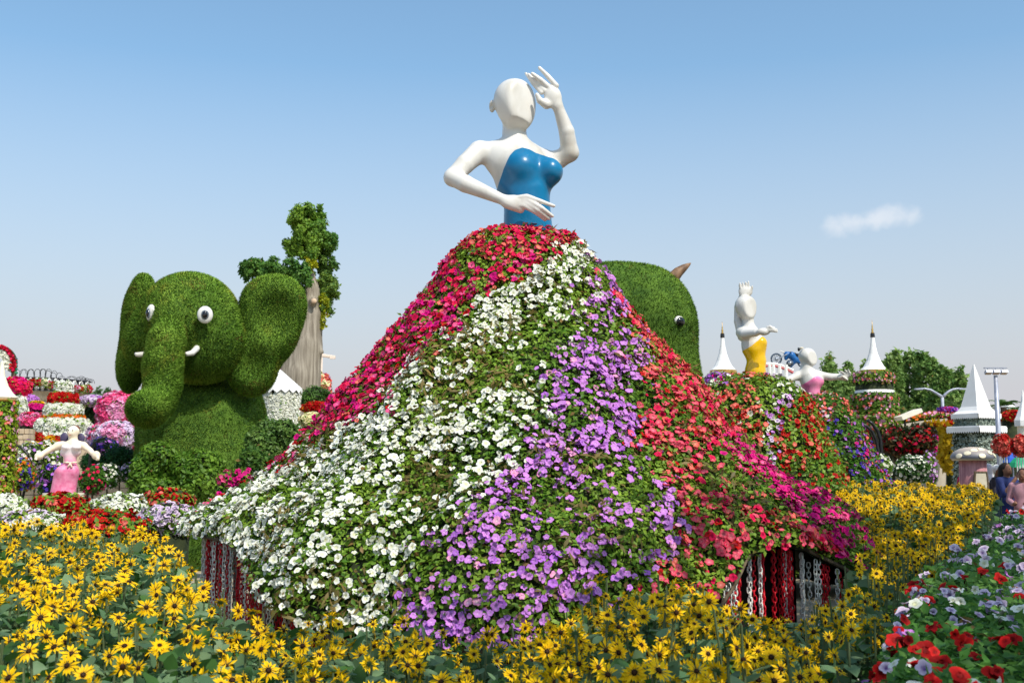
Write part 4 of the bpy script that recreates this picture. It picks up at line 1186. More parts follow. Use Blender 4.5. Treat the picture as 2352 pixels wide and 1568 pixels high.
# ------------------------------------------------------------------ petunia bed on the right
EDGE_Y = [2.3, 3.0, 3.47, 4.6, 5.6, 6.5, 9.9, 15, 20.7, 23]
EDGE_X = [.66, .84, .95, 1.36, 1.76, 2.1, 3.8, 6.3, 9.15, 10.3]
FAR_X = [2.6, 3.2, 3.6, 4.4, 5.0, 5.6, 7.2, 9.2, 10.9, 11.8]
def pet_z(x, Y):
    e_ = np.interp(Y, EDGE_Y, EDGE_X); f_ = np.interp(Y, EDGE_Y, FAR_X)
    d = np.minimum(x - e_, f_ - x)
    return (.86 + .012 * Y * (Y < 8) + .1 * (Y >= 8)) * np.clip((d + .12) / .3, .35, 1) ** .5 + (fbm(np.stack([x, Y, 0 * x], 1), 2.2, 4) - .5) * .16
def pet_pts(n, Ymax=22.5):
    Y = np.exp(rng.uniform(math.log(2.3), math.log(Ymax), n)); 
    e_ = np.interp(Y, EDGE_Y, EDGE_X) - .08; f_ = np.interp(Y, EDGE_Y, FAR_X)
    f_ = np.minimum(f_, Y * .47 + .3)
    x = e_ + (f_ - e_) * rng.random(n); k = rng.random(n) < (f_ - e_) / 3.0 + .12
    return x[k], Y[k]
pb = thing('petunia_bed', (3.2, 6.5, 0), 'raised bed of white, lilac and red petunias beside the path', 'flower bed')
ys = np.array([2.3, 2.7, 3.0, 3.47, 4.0, 4.6, 5.6, 6.5, 8, 9.9, 12, 15, 18, 20.7, 22.8]); nx_ = 14
Vb = []
for yy in ys:
    a, b_ = np.interp(yy, EDGE_Y, EDGE_X) - .02, np.interp(yy, EDGE_Y, FAR_X)
    for j in range(nx_):
        x_ = a + (b_ - a) * j / (nx_ - 1); Vb.append((x_, yy, max(0.0, float(pet_z(np.array([x_]), np.array([yy]))[0]) - .14) if 0 < j < nx_ - 1 else 0.0))
Fb = np.array([(i * nx_ + j, i * nx_ + j + 1, (i + 1) * nx_ + j + 1, (i + 1) * nx_ + j) for i in range(len(ys) - 1) for j in range(nx_ - 1)])
wob('soil_mound', np.array(Vb), Fb, M_UNDER, pb, smooth=True)
x, Y = pet_pts(44000); zz = pet_z(x, Y)
P = np.stack([x, Y, zz - np.abs(rng.normal(0, .055, len(x)))], 1); N = np.tile([0, -.25, 1.0], (len(P), 1))
V, F, C_ = leaf_geo(P, N, .055, lin(72, 122, 46), lin(124, 168, 78), 1.1, brown=.01, seed=6, clump=2.2)
wob('foliage', V, F, M_LEAF, pb, C_, kind='stuff')
x, Y = pet_pts(2900); zz = pet_z(x, Y); P = np.stack([x, Y, zz + rng.uniform(-.02, .045, len(x))], 1)
px, py = proj(P); nz_ = fbm(P, 1.1, 31); u = rng.random(len(P))
band = (fbm(P * np.array([.6, 1.3, 0]), 1.0, 61))
cols = []
for i in range(len(P)):
    red = band[i] + rng.normal(0, .04) > .615
    cols.append(C_RED if red and u[i] < .85 else (C_PALE if u[i] < .78 else (C_WHITE if u[i] < .95 else C_LILAC)))
k = rng.random(len(P)) < np.clip((fbm(P, 2.0, 90) - .27) * 2.4, .08, .85)
P = P[k]; cols = [c for c, q_ in zip(cols, k) if q_]
px, py = proj(P)
order = np.where((px > 0) & (px < W0) & (py < H0 + 10), P[:, 1], 99)
bloom_set(pb, P, np.tile([-.1, -.5, .8], (len(P), 1)), .07, cols, 300, order, .55)
# ------------------------------------------------------------------ background, left side
def mound(name, label, cx, cy, Y, hw, hh, cols, nb, bs, nl=None, leaf=None, g1=G_MID, g2=G_LITE, cat='flower bed', group=None, depth=1.0, seed=0, low=True, nparts=0, half=True, weights=None, under=M_UNDER, to_ground=True):
    """a smooth dome of flowers: pixel centre and half sizes in pixels"""
    s = Y / F0; c = at(cx, cy, Y); rx, rz = hw * s, hh * s; ry = rx * depth
    root = thing(name, (c[0], Y, 0), label, cat, group)
    bumpf = lambda dd: 1 + .5 * (fbm(dd, 2.3, seed) - .5) + .22 * (fbm(dd, 5.0, seed + 5) - .5)
    Vc, Fc = sph((0, 0, 0), 1.0, 20, 12); Vc = c + Vc * np.array([rx, ry, rz]) * (.92 * bumpf(Vc))[:, None]
    wob('core', Vc, Fc, under, root, smooth=True)
    if to_ground and c[2] - rz * .6 > .02:
        wob('pedestal', *lathe((c[0], Y, 0), [(rx * .7, 0), (rx * .75, (c[2] - rz * .5) * .5), (rx * .8, max(c[2] - rz * .5, .05))], 16), under, root, smooth=True)
    A = 4 * math.pi * ((rx * rz + rx * ry + rz * ry) / 3)
    leaf = leaf or max(.05, 5 * s); nl = nl or int(min(6000, 3.2 * A / leaf ** 2))
    d = norm(rng.normal(0, 1, (nl, 3)) * [1, 1, 1] - np.array([0, .35, 0])); rad = np.array([rx, ry, rz])
    V, F, C_ = leaf_geo(c + d * rad * rng.uniform(.92, 1.05, (nl, 1)) * bumpf(d)[:, None], norm(d / rad), leaf, g1, g2, .8, LEAF, .01, seed, 1.5 / rx)
    V[:, 2] = np.maximum(V[:, 2], .005)
    wob('foliage', V, F, M_LEAF, root, C_, kind='stuff')
    if nb:
        d = norm(rng.normal(0, 1, (int(nb * 1.5), 3)) - np.array([0, .55, -.15])); P = c + d * rad * rng.uniform(1.0, 1.08, (len(d), 1)) * bumpf(d)[:, None]; N = norm(d / rad)
        keep = (d[:, 1] < .35); P, N = P[keep][:nb], N[keep][:nb]
        f = vnoise(P, 1.3 / rx, seed + 3) + rng.normal(0, .07, len(P)); idx = np.clip((f * len(cols)).astype(int), 0, len(cols) - 1)
        cs = [cols[i] for i in idx]
        if nparts: bloom_set(root, P, N, bs, cs, nparts, P[:, 1] + (N[:, 1] > 0) * 9, .5)
        else:
            b_ = bloom_geo(P, N, bs, cs, low=True); wob('blooms', b_[0], b_[1], M_PETAL, root, b_[2], kind='stuff')
    return root
# flower-filled planters between the sunflowers and the figure
PL = [('white petunia mound at the edge of the sunflowers, against the vine-covered column', 20, 1160, 10.5, 46, 32, [C_WHITE], 190, 30),
      ('red petunia mound at the foot of the pink-skirted fairy statue', 140, 1152, 11.2, 62, 30, [C_RED, C_RED, C_CORAL], 190, 45),
      ('white petunia mound right of the fairy statue', 272, 1158, 11.6, 64, 36, [C_WHITE], 330, 50),
      ('red petunia mound in front of the white one, nearest the sunflowers', 240, 1200, 9.8, 92, 46, [C_RED, C_RED, C_CORAL], 220, 60),
      ('red petunia mound by the elephant topiary feet', 388, 1140, 12.2, 54, 28, [C_RED, C_CORAL], 160, 40),
      ('lilac and white petunia mound left of the big flower skirt', 385, 1184, 10.4, 62, 40, [C_PALE, C_PALE, C_WHITE], 260, 60),
      ('pale lilac petunia mound low among the first sunflowers', 78, 1192, 9.6, 64, 30, [C_PALE, C_WHITE, C_PALE], 210, 45)]
for i, (lab, cx, cy, Y_, hw, hh, cs, nb, npz) in enumerate(PL):
    mound('petunia_mound', lab, cx, cy + hh * .32, Y_, hw, hh, cs, nb, .062, leaf=.055, seed=100 + i, group='petunia mounds behind the sunflowers', nparts=npz, depth=.9)

# ---- fairy statue in a pink skirt
YF = 13.0
Z3 = zmap((0, 1060, 360, 1340), 2016)
z3 = lambda x, y, dy=0.0: Z3(x, y, YF + dy)
uf = YF / F0 / 1.0884 / 5.6
fairy = thing('fairy_statue', (z3(960, 900)[0], YF, 0), 'fairy statue with brown hair, pink bodice and long pink skirt, arms spread', 'statue')
M_SKIN = noise_mat('painted_skin', lin(232, 214, 186), lin(244, 230, 206), 6, .5)
lo, hi = z3(430, 1000), z3(1480, -20); lo[1], hi[1] = YF - .3, YF + .25
f = Field(lo, hi, .0075)
f.ell(z3(1028, 92, 0), (74 * uf, .068, 72 * uf), .02); f.ell(z3(1005, 130, -.02), (52 * uf, .055, 48 * uf), .04)
f.ell(z3(965, 112, -.055), (12 * uf, .02, 18 * uf), .012)
f.ell(z3(1098, 100, .0), (.012, .02, .03), .006)
f.chain([z3(1030, 150), z3(1025, 240)], [.042, .05], .03)
f.ell(z3(1000, 300), (125 * uf, .075, 70 * uf), .04)
f.cone(z3(870, 285), z3(810, 300), .04, .042, .03); f.cone(z3(1120, 285), z3(1170, 300), .04, .042, .03)
f.chain([z3(820, 298), z3(700, 355, -.03), z3(590, 420, -.08), z3(540, 450, -.1)], [.038, .034, .03, .026], .02)
f.chain([z3(1170, 300), z3(1260, 370, -.03), z3(1310, 420, -.08)], [.038, .034, .028], .02)
f.ell(z3(545, 445, -.1), (.05, .04, .042), .02); f.ell(z3(1345, 435, -.1), (.048, .04, .05), .02)
for k in range(4):
    f.chain([z3(540 - 5 * k, 440 + 12 * k, -.11), z3(510 - 6 * k, 465 + 8 * k, -.13), z3(490 + 8 * k, 485 + 4 * k, -.14)], [.014, .012, .008], .006)
    f.chain([z3(1350 + 8 * k, 445 + 4 * k, -.12), z3(1372 + 2 * k, 475 + 2 * k, -.14), z3(1345 + 12 * k, 498, -.14)], [.015, .013, .009], .006)
V, F = f.mesh(); V = relax(V, F, 1); wob('body', V, F, M_SKIN, fairy, smooth=True)
f = Field(lo, hi, .0075)
f.ell(z3(935, 320, -.045), (70 * uf, .06, 48 * uf), .03); f.ell(z3(1070, 320, -.045), (64 * uf, .06, 48 * uf), .03)
f.chain([z3(995, 350), z3(985, 430), z3(985, 540)], [.07, .062, .068], .04)
f.cone(z3(900, 390), z3(1080, 390), .045, .045, .05)
V, F = f.mesh(); V = relax(V, F, 1)
wz = np.clip((V[:, 2] - z3(0, 540)[2]) / (z3(0, 380)[2] - z3(0, 540)[2]), 0, 1)[:, None]
wob('bodice', V, F, M_PAINT, fairy, lin(226, 120, 160) * (1 - wz) + lin(244, 232, 232) * wz, smooth=True)
f = Field(lo, hi, .0085)
f.chain([z3(985, 545), z3(950, 640), z3(940, 740)], [.064, .076, .074], .05)
f.ell(z3(860, 660, -.06), (.058, .06, .062), .05); f.ell(z3(1030, 650, -.03), (.05, .06, .07), .05)
f.cone(z3(840, 700, -.02), z3(790, 985), .065, .07, .05); f.cone(z3(1010, 700), z3(970, 985), .07, .065, .06); f.cone(z3(900, 760), z3(880, 985), .075, .085, .06)
V, F = f.mesh(); V = relax(V, F, 1)
qn = fbm(V, 40, 3)[:, None]; V_c = lin(206, 74, 126) * (1 - qn) + lin(238, 160, 190) * qn
wob('skirt', V, F, M_PAINT, fairy, V_c, smooth=True)
M_HAIR = flat('brown_hair', (120, 70, 50), .5)
V, F = sph(z3(1050, 80, .03), (70 * uf, .062, 68 * uf), 18, 12); wob('hair', V, F, M_HAIR, fairy, smooth=True)
for sx in (0, 1):
    V, F = sph(z3(958 if sx == 0 else 1020, 82 if sx == 0 else 80, -.078), (.008, .006, .005), 8, 6); wob('eye', V, F, M_EYEB, fairy, smooth=True)
V, F = sph(z3(978, 148, -.075), (.012, .005, .004), 8, 6); wob('mouth', V, F, flat('lip_paint', (190, 90, 90)), fairy, smooth=True)
bw = [tube([z3(890, 530, -.06), z3(985, 540, -.085), z3(1080, 530, -.06)], .009, 6)]
for a in ((940, 535), (1030, 535)): bw.append(sph(z3(*a, -.085), (.02, .01, .012), 8, 6))
for a in ((950, 600), (1005, 605)): bw.append(tube([z3(985, 545, -.09), z3(*a, -.095)], [.007, .011], 6))
wob('bow', *fjoin(bw), M_SKIN, fairy, smooth=True)
for sx, pts in ((0, [(900, 220), (930, 150), (960, 110)]), (1, [(1150, 240), (1120, 170), (1090, 130)])):
    c_ = z3(900 if sx == 0 else 1130, 190 if sx == 0 else 200, .09); V, F = sph(c_, (60 * uf, .02, 75 * uf), 14, 8); wob('wing', V, F, flat('wing_violet' + str(sx), (74, 66, 96)), fairy, smooth=True)
wob('pedestal', *lathe((z3(890, 900)[0], YF, 0), [(.3, 0), (.26, .5), (.22, z3(890, 960)[2])], 20), M_CONC, fairy, smooth=True)

# ---- planters and bushes behind the fairy
shrub('flower_bush', 'bush of white and lilac petunias left of the fairy statue', 80, 1070, 18.0, .34, .38, .4, 2400, .06, G_MID, G_LITE, cat='flower bush', blooms=[C_WHITE, C_PALE, C_WHITE, C_VIOL], nb=330, bs=.07, seed=11)
shrub('flower_bush', 'low white and yellow flower bush by the tan stone wall', 92, 1035, 20.0, .40, .17, .3, 1600, .06, G_MID, G_LITE, cat='flower bush', blooms=[C_WHITE, C_YEL, C_WHITE], nb=300, bs=.07, seed=12)
shrub('flower_ball', 'round bush, half orange-red and half dark violet, left of the fairy', 48, 1095, 17.0, .26, .24, .26, 1500, .05, G_MID, G_LITE, cat='flower bush', blooms=[C_BLUE, C_ORANGE, C_CORAL], nb=230, bs=.05, seed=13, lobes=4, core=.85)
shrub('flower_ball', 'green bush with magenta dots right of the fairy statue skirt', 212, 1105, 15.5, .20, .20, .2, 1500, .05, G_DEEP, G_MID, cat='flower bush', blooms=[C_MAG, C_CRIM], nb=60, bs=.05, seed=14, lobes=4, core=.85)
shrub('flower_bush', 'violet-blue flowered bush right behind the fairy skirt', 118, 1105, 16.5, .2, .26, .2, 1500, .05, G_DEEP, G_MID, cat='flower bush', blooms=[C_BLUE, C_VIOL], nb=150, bs=.06, seed=15)
for (cx, cy, r_, lab, sd) in ((275, 1052, .27, 'dark green clipped ball bush next to the elephant trunk', 16), (214, 1062, .22, 'dark green clipped ball bush behind the fairy right arm', 17)):
    shrub('ball_bush', lab, cx, cy, 19.0, r_, r_ * .85, r_, 3600, .06, lin(22, 66, 30), lin(40, 92, 40), NARROW, seed=sd, lobes=3, core=.9)
shrub('flower_ball', 'dark violet flower ball above the dark green bushes', 240, 1025, 20.5, .25, .17, .25, 1600, .05, G_DEEP, lin(60, 60, 80), cat='flower bush', blooms=[C_BLUE, C_VIOL], nb=200, bs=.05, seed=18, lobes=3, core=.9)
shrub('flower_ball', 'white-lilac flower ball in the shade below the dark green bushes', 246, 1092, 17.5, .22, .2, .2, 1400, .05, G_DEEP, G_MID, cat='flower bush', blooms=[C_PALE, C_WHITE], nb=160, bs=.05, seed=19, lobes=3, core=.9)
shrub('flower_ball', 'small pale flower ball next to the elephant foot', 298, 1088, 17.8, .16, .16, .16, 900, .05, G_DEEP, G_MID, cat='flower bush', blooms=[C_PALE], nb=90, bs=.05, seed=20, lobes=3, core=.9)
for lab, pts, Y_ in (('thin black curved bar above the bush left of the fairy', [(20, 1118), (72, 1060), (62, 1040), (50, 1028), (36, 1022)], 17.5), ('thin black curved bar rising behind the fairy outstretched arm', [(196, 1118), (208, 1035), (215, 1018), (228, 1008), (245, 1002)], 17.5)):
    P_ = [at(a, b_, Y_) for a, b_ in pts]; P_[0][2] = 0
    tag(wob('curved_bar', *tube(P_, .02, 6), M_BLACK, None, smooth=True, base=(P_[0][0], Y_, 0)), lab, 'bar', 'black curved bars among the bushes')

# ---- vine column with cream tent roof at the left border
YT = 16.0; c = at(2, 900, YT); s_ = YT / F0
vt = thing('vine_tower', (c[0], YT, 0), 'column overgrown with pink-flowered vine under a cream tent roof, cut by the picture edge', 'tower')
rz0 = at(0, 916, YT)[2]
wob('column', *lathe((c[0], YT, 0), [(.19, 0), (.17, rz0)], 16), M_UNDER, vt, smooth=True)
n = 6500; a = rng.uniform(0, 6.283, n); hz_ = rng.uniform(.02, rz0 - .03, n); P = np.stack([c[0] + .2 * np.cos(a), YT + .2 * np.sin(a), hz_], 1); N = np.stack([np.cos(a), np.sin(a), 0 * a], 1)
g_ = leaf_geo(P + N * rng.uniform(-.02, .05, (n, 1)), N, .055, lin(96, 140, 26), lin(166, 182, 44), .8, seed=22); wob('foliage', *g_[:2], M_LEAF, vt, g_[2], kind='stuff')
k = rng.random(n) < .07; b_ = bloom_geo(P[k] + N[k] * .04, N[k], .06, [C_PINK if rng.random() < .6 else C_CORAL for _ in range(k.sum())], low=True); wob('blooms', b_[0], b_[1], M_PETAL, vt, b_[2], kind='stuff')
pr = [(.205, -.03), (.225, 0), (.21, .02), (.16, .07), (.10, .16), (.05, .3), (.02, .5), (.0, .52)]
wob('roof', *lathe((c[0], YT, rz0 + .02), pr, 12), M_CREAM, vt)
wob('roof_trim', *lathe((c[0], YT, rz0 - .02), [(.21, -.02), (.228, 0), (.21, .012)], 12), M_GOLD, vt)

# ---- terrace with lattice railing, hook posts
YR = 40.0; sr = YR / F0
ter = thing('stone_terrace', (at(120, 930, YR)[0], YR, 0), 'curved terrace of tan stone courses behind the tiered flower cake', 'terrace')
def arcx(px): return at(px, 900, YR)[0]
zt = at(120, 906, YR)[2]
tx = np.linspace(-40, 208, 26); ydep = YR - 2.2 * np.cos(np.linspace(-1.2, 1.45, 26))
nrow = 12
for r_ in range(nrow):
    z0, z1 = zt * (1 - (r_ + 1) / nrow) + .02, zt * (1 - r_ / nrow) - .02
    if r_ > 5: z0 = 0.0
    pts = np.stack([[at(a, 906, y_)[0] for a, y_ in zip(tx, ydep)], ydep], 1)
    V = np.concatenate([np.c_[pts, np.full(26, z0)], np.c_[pts, np.full(26, z1)], np.c_[pts + [0, .5], np.full(26, z1)], np.c_[pts + [0, .5], np.full(26, z0)]])
    F = [(q_ * 26 + i, q_ * 26 + i + 1, ((q_ + 1) % 4) * 26 + i + 1, ((q_ + 1) % 4) * 26 + i) for q_ in range(4) for i in range(25)]
    wob('stone_course', V, F, M_TAN, ter)
    if r_ > 5: break
wob('backing', np.concatenate([np.c_[pts + [0, .06], np.zeros(26)], np.c_[pts + [0, .06], np.full(26, zt)]]), np.array([(i, i + 1, 27 + i, 26 + i) for i in range(25)]), M_CONC, ter)
rail = thing('lattice_railing', (arcx(100), YR, zt), 'white diamond lattice railing with black top rail on the terrace', 'railing')
pts3 = np.c_[pts, np.full(26, zt)]
def along(t): 
    i = np.clip(t * 25, 0, 24.999); k_ = int(i); return pts3[k_] + (pts3[k_ + 1] - pts3[k_]) * (i - k_)
hr = .42
wob('top_rail', *tube(pts3 + [0, 0, hr], .03, 6), M_BLACK, rail); wob('bottom_rail', *tube(pts3 + [0, 0, .03], .03, 6), M_BLACK, rail)
nd = 17
for i in range(nd):
    a, m_, b_ = along(i / nd), along((i + .5) / nd), along((i + 1) / nd)
    mid = np.array([0, 0, hr / 2])
    for A_, B_ in ((a + mid, m_ + [0, 0, hr]), (m_ + [0, 0, hr], b_ + mid), (b_ + mid, m_ + [0, 0, .03]), (m_ + [0, 0, .03], a + mid)):
        wob('lattice_slat', *tube([A_ - [0, .05, 0], B_ - [0, .05, 0]], .022, 5), M_LINK, rail)
    wob('post', *tube([a, a + [0, 0, hr]], .03, 5), M_BLACK, rail)
HK = [40, 57, 73, 87, 99, 112, 124, 147, 172, 181, 188, 195, 200]
HKL = [at(a, 900, 1)[0] for a in HK]
for i, a in enumerate(HK):
    t = (a + 40) / 248.0; b_ = along(t) + np.array([0, .12, 0]); top = at(a, np.interp(a, [40, 100, 112, 130, 147, 172, 200], [850, 849, 853, 860, 866, 866, 873]), b_[1])[2] - .1
    root = wob('hook_post', *tube([b_, (b_[0], b_[1], top)], .022, 6), M_BLACK, None, smooth=True, base=b_)
    w_ = .10 if a not in (147, 172) else .15
    for sg in (-1, 1):
        wob('hook', *tube([(b_[0], b_[1], top)] + [(b_[0] + sg * w_ * (1 - math.cos(q_)), b_[1], top + .13 * math.sin(q_)) for q_ in np.linspace(.3, 3.3, 7)], .009, 5), M_BLACK, root, smooth=True)
    tag(root, ['first', 'second', 'third', 'fourth', 'fifth', 'sixth', 'seventh', 'eighth', 'ninth', 'tenth', 'eleventh', 'twelfth', 'last'][i] + ' double-hooked black post along the terrace railing, counted from the white hoop', 'hook post', 'double-hooked posts on the terrace')
    if i not in (7,):
        hb = mound('hanging_basket', ['red', 'white', 'pink'][i % 3] + ' flower basket hanging at the ' + ['first', 'second', 'third', 'fourth', 'fifth', 'sixth', 'seventh', 'eighth', 'ninth', 'tenth', 'eleventh', 'twelfth', 'last'][i] + ' hooked post of the terrace', a + 2, (878 if a < 110 else (884 if a < 160 else 893)), b_[1] - .35, 8, 7, [[C_RED, C_CRIM], [C_WHITE, C_CREAM], [C_PINK, C_RED]][i % 3], 60, .13, nl=120, leaf=.1, seed=200 + i, cat='flower basket', group='flower baskets on the terrace', to_ground=False)

# ---- hoop of white and red flowers, top left
c = at(-6, 838, 36.0)
hoop = thing('flower_hoop', (c[0], 36, 0), 'big arch of white flowers edged with red flowers, cut by the picture edge', 'flower arch')
sh = 36 / F0
a = np.linspace(-.2, math.pi + .2, 30)
wob('frame', *tube(np.stack([c[0] + 40 * sh * np.cos(a), 36 + 0 * a, c[2] + 40 * sh * np.sin(a)], 1), .09, 7), M_UNDER, hoop)
wob('legs', *fjoin([tube([(c[0] + 38 * sh * sg, 36, 0), (c[0] + 39 * sh * sg, 36, c[2])], .08, 6) for sg in (-1, 1)]), M_BARK, hoop)
def ring_bl(r0, r1, cols, n, nm):
    a = rng.uniform(-.35, math.pi + .35, n); r_ = rng.uniform(r0, r1, n) * sh
    P = np.stack([c[0] + r_ * np.cos(a), 36 - .12 + rng.normal(0, .05, n), c[2] + r_ * np.sin(a) * 1.05], 1)
    b_ = bloom_geo(P, np.tile([0, -1, .2], (n, 1)), .1, [cols[int(rng.integers(len(cols)))] for _ in range(n)], low=True); wob(nm, b_[0], b_[1], M_PETAL, hoop, b_[2], kind='stuff')
ring_bl(22, 37, [C_WHITE], 750, 'white_blooms'); ring_bl(37, 44, [C_CRIM, C_DRED, C_RED], 420, 'red_blooms')
a = np.linspace(-.5, math.pi + .5, 30)
Vr = np.concatenate([np.stack([c[0] + r_ * sh * np.cos(a), 36 + .02 + 0 * a, c[2] + r_ * sh * np.sin(a)], 1) for r_ in (21, 38)])
wob('backing', np.concatenate([Vr, Vr + [0, .1, 0]]), np.array([(i, i + 1, 31 + i, 30 + i) for i in range(29)] + [(60 + i, 90 + i, 91 + i, 61 + i) for i in range(29)]), M_UNDER, hoop)
for i in range(5):
    p_ = c + np.array([(40 + i * .6) * sh, 0, (14 - i * 8) * sh]); wob('leaf_tuft', *sph(p_, (.09, .06, .05), 8, 6), flat('teal_leaf' + str(i), (20, 90 + 8 * i, 84)), hoop)

# ---- flower masses on the left
ML = [('magenta_bush', 'round magenta bougainvillea bush under the lattice railing', 40, 892, 34, 30, 24, [C_MAG, C_CRIM], 420, .12),
      ('flower_mound', 'lilac flower cushion left of the tiered cake', 72, 918, 29, 16, 9, [C_LILAC, C_PINK], 170, .1),
      ('flower_mound', 'yellow flower strip under the lilac cushion', 84, 926, 28.5, 14, 5, [C_YEL], 90, .08),
      ('flower_mound', 'bright magenta flower band left of the tiered cake', 81, 936, 28, 24, 9, [C_MAG], 260, .1),
      ('flower_mound', 'white flower mound between vine column and magenta band', 44, 940, 27, 18, 27, [C_WHITE], 420, .1),
      ('flower_mound', 'crimson and pink flower mound above the tan stone wall', 76, 968, 26, 34, 20, [C_CRIM, C_PINK, C_HOT], 380, .1),
      ('flower_mound', 'tall pink flower mound left of the elephant trunk', 275, 950, 25, 50, 48, [C_PINK, C_HOT, C_PINK], 900, .1),
      ('flower_mound', 'pale pink flower slope behind the dark green ball bushes', 262, 1003, 23.5, 58, 34, [C_PINK, C_PALE, C_HOT], 800, .09),
      ('flower_mound', 'red flowers at the left foot of the tiered cake', 86, 1006, 22.5, 14, 12, [C_RED], 110, .08),
      ('flower_mound', 'yellow and red flowers at the front foot of the tiered cake', 122, 1012, 22, 30, 11, [C_YEL, C_RED, C_RED], 220, .08)]
for i, (nm, lab, cx, cy, Y_, hw, hh, cs, nb, bs) in enumerate(ML):
    mound(nm, lab, cx, cy, Y_, hw, hh, cs, int(nb * 1.6), bs, seed=300 + i, group='flower masses at the back left', depth=.8)
# tiered cake of flowers
ck = thing('flower_cake', (at(146, 950, 24)[0], 24.5, 0), 'tiered cake-shaped stack of white and red flowers behind the fairy statue', 'flower sculpture')
sc_ = 24.5 / F0
def tier(cy, hw, hh, cols, n, g1=G_MID, nm='tier'):
    c_ = at(146, cy, 24.5); rx, rz = hw * sc_, hh * sc_
    o_ = wob(nm, *lathe(c_ - [0, 0, rz], [(rx * .9, 0), (rx * .97, rz * .6), (rx * .93, rz * 1.4), (rx * .75, rz * 2)], 22), M_UNDER, ck, smooth=True)
    a_ = rng.uniform(math.pi * .9, math.pi * 2.1, n); t_ = rng.uniform(-1, 1.05, n)
    rr_ = rx * (1.0 - .18 * np.clip(t_ - .4, 0, 1)); P_ = np.stack([c_[0] + rr_ * np.cos(a_), 24.5 + rr_ * np.sin(a_), c_[2] + rz * t_], 1); N_ = np.stack([np.cos(a_), np.sin(a_), .3 + 0 * a_], 1)
    f_ = vnoise(P_, 2.0, int(cy)) + rng.normal(0, .05, n)
    b_ = bloom_geo(P_, N_, .09, [cols[min(len(cols) - 1, max(0, int(v * len(cols))))] for v in f_], low=True)
    g_ = leaf_geo(P_[::2] - N_[::2] * .02, N_[::2], .09, G_MID, G_LITE, .8, seed=int(cy))
    wob('foliage', *g_[:2], M_LEAF, o_, g_[2], kind='stuff'); wob('blooms', b_[0], b_[1], M_PETAL, o_, b_[2], kind='stuff')
tier(1003, 64, 14, [C_RED, C_WHITE, C_RED], 620); tier(980, 61, 16, [C_WHITE], 900); tier(961, 48, 7, [C_RED, C_ORANGE, C_WHITE], 360); tier(944, 42, 14, [C_WHITE], 680)
tier(918, 33, 13, [C_RED], 520); tier(893, 20, 14, [C_WHITE], 330)
wob('drum', *lathe((at(146, 950, 24.5)[0], 24.5, 0), [(.62, 0), (.6, at(146, 1010, 24.5)[2])], 20), M_TAN, ck)
# lilac-topped hedge arch, distant greenery
mound('hedge_mound', 'dark green hedge topped with lilac flowers, right of the tiered cake', 218, 965, 27, 26, 40, [C_BLUE], 10, .05, g1=lin(38, 60, 28), g2=lin(66, 88, 44), seed=330, nl=2200, leaf=.1, cat='hedge')
mound('flower_mound', 'lilac flower fringe lying over the dark hedge', 214, 920, 26.6, 30, 12, [C_LILAC, C_PALE, C_LILAC], 420, .1, seed=331, to_ground=False)
# tan stone walls low on the left
def stone_wall(name, label, x0, x1, ytop, ybot, Y_, rows, thick=.3):
    a, b_ = at(x0, ytop, Y_), at(x1, ytop, Y_); zb = max(0.0, at(x0, ybot, Y_)[2]) if ybot else 0.0
    root = thing(name, ((a[0] + b_[0]) / 2, Y_, 0), label, 'wall')
    hh_ = a[2] / rows
    for i in range(rows):
        z0 = i * hh_
        if z0 + hh_ < zb: continue
        n_ = 4 + (i % 2)
        for j in range(n_):
            xa = a[0] + (b_[0] - a[0]) * j / n_; xb = a[0] + (b_[0] - a[0]) * (j + 1) / n_
            wob('stone', *box(((xa + xb) / 2, Y_ + rng.uniform(-.015, .015), z0 + hh_ / 2), (xb - xa - .012, thick, hh_ - .014)), M_TAN, root)
    wob('mortar_core', *box(((a[0] + b_[0]) / 2, Y_ + .02, a[2] / 2), (b_[0] - a[0] - .03, thick - .06, a[2] - .02)), M_CONC, root)
stone_wall('stone_wall', 'tan stone wall below the crimson flowers, beside the vine column', 22, 74, 984, 1040, 21.5, 22)
stone_wall('stone_wall', 'shaded brown stone wall behind the low petunia mounds and fairy', -30, 330, 1088, 1150, 20.5, 12)

# ---- white flower drum with white tent roof
YW = 24.0; sw = YW / F0; c = at(645, 940, YW)
wt = thing('flower_gazebo', (c[0], YW, 0), 'round drum of white flowers under a white scalloped tent roof', 'gazebo')
ze = at(645, 895, YW)[2]; rr0 = 42 * sw
wob('drum', *lathe((c[0], YW, 0), [(rr0 * .97, 0), (rr0 * 1.0, ze - .7), (rr0 * .98, ze)], 24), M_UNDER, wt, smooth=True)
n = 2600; a = rng.uniform(math.pi * .95, math.pi * 2.05, n); zz = rng.uniform(at(645, 1010, YW)[2], ze - .06, n)
P = np.stack([c[0] + rr0 * 1.03 * np.cos(a), YW + rr0 * 1.03 * np.sin(a), zz], 1); N = np.stack([np.cos(a), np.sin(a), .2 + 0 * a], 1)
b_ = bloom_geo(P, N, .075, [C_WHITE] * n, low=True); wob('blooms', b_[0], b_[1], M_PETAL, wt, b_[2], kind='stuff')
g_ = leaf_geo(P[:900] - N[:900] * .03, N[:900], .08, G_MID, G_LITE, .8, seed=2); wob('foliage', *g_[:2], M_LEAF, wt, g_[2], kind='stuff')
ax_, az_ = at(635, 848, YW)[0], at(635, 848, YW)[2]
ns = 32; V = [(ax_ + .08, YW, az_)]
for i in range(ns):
    aa = 2 * math.pi * i / ns; V.append((c[0] + rr0 * 1.13 * math.cos(aa), YW + rr0 * 1.13 * math.sin(aa), ze + .03))
for i in range(ns):
    aa = 2 * math.pi * i / ns; V.append((c[0] + rr0 * 1.14 * math.cos(aa), YW + rr0 * 1.14 * math.sin(aa), ze - (.02 if i % 2 else .09)))
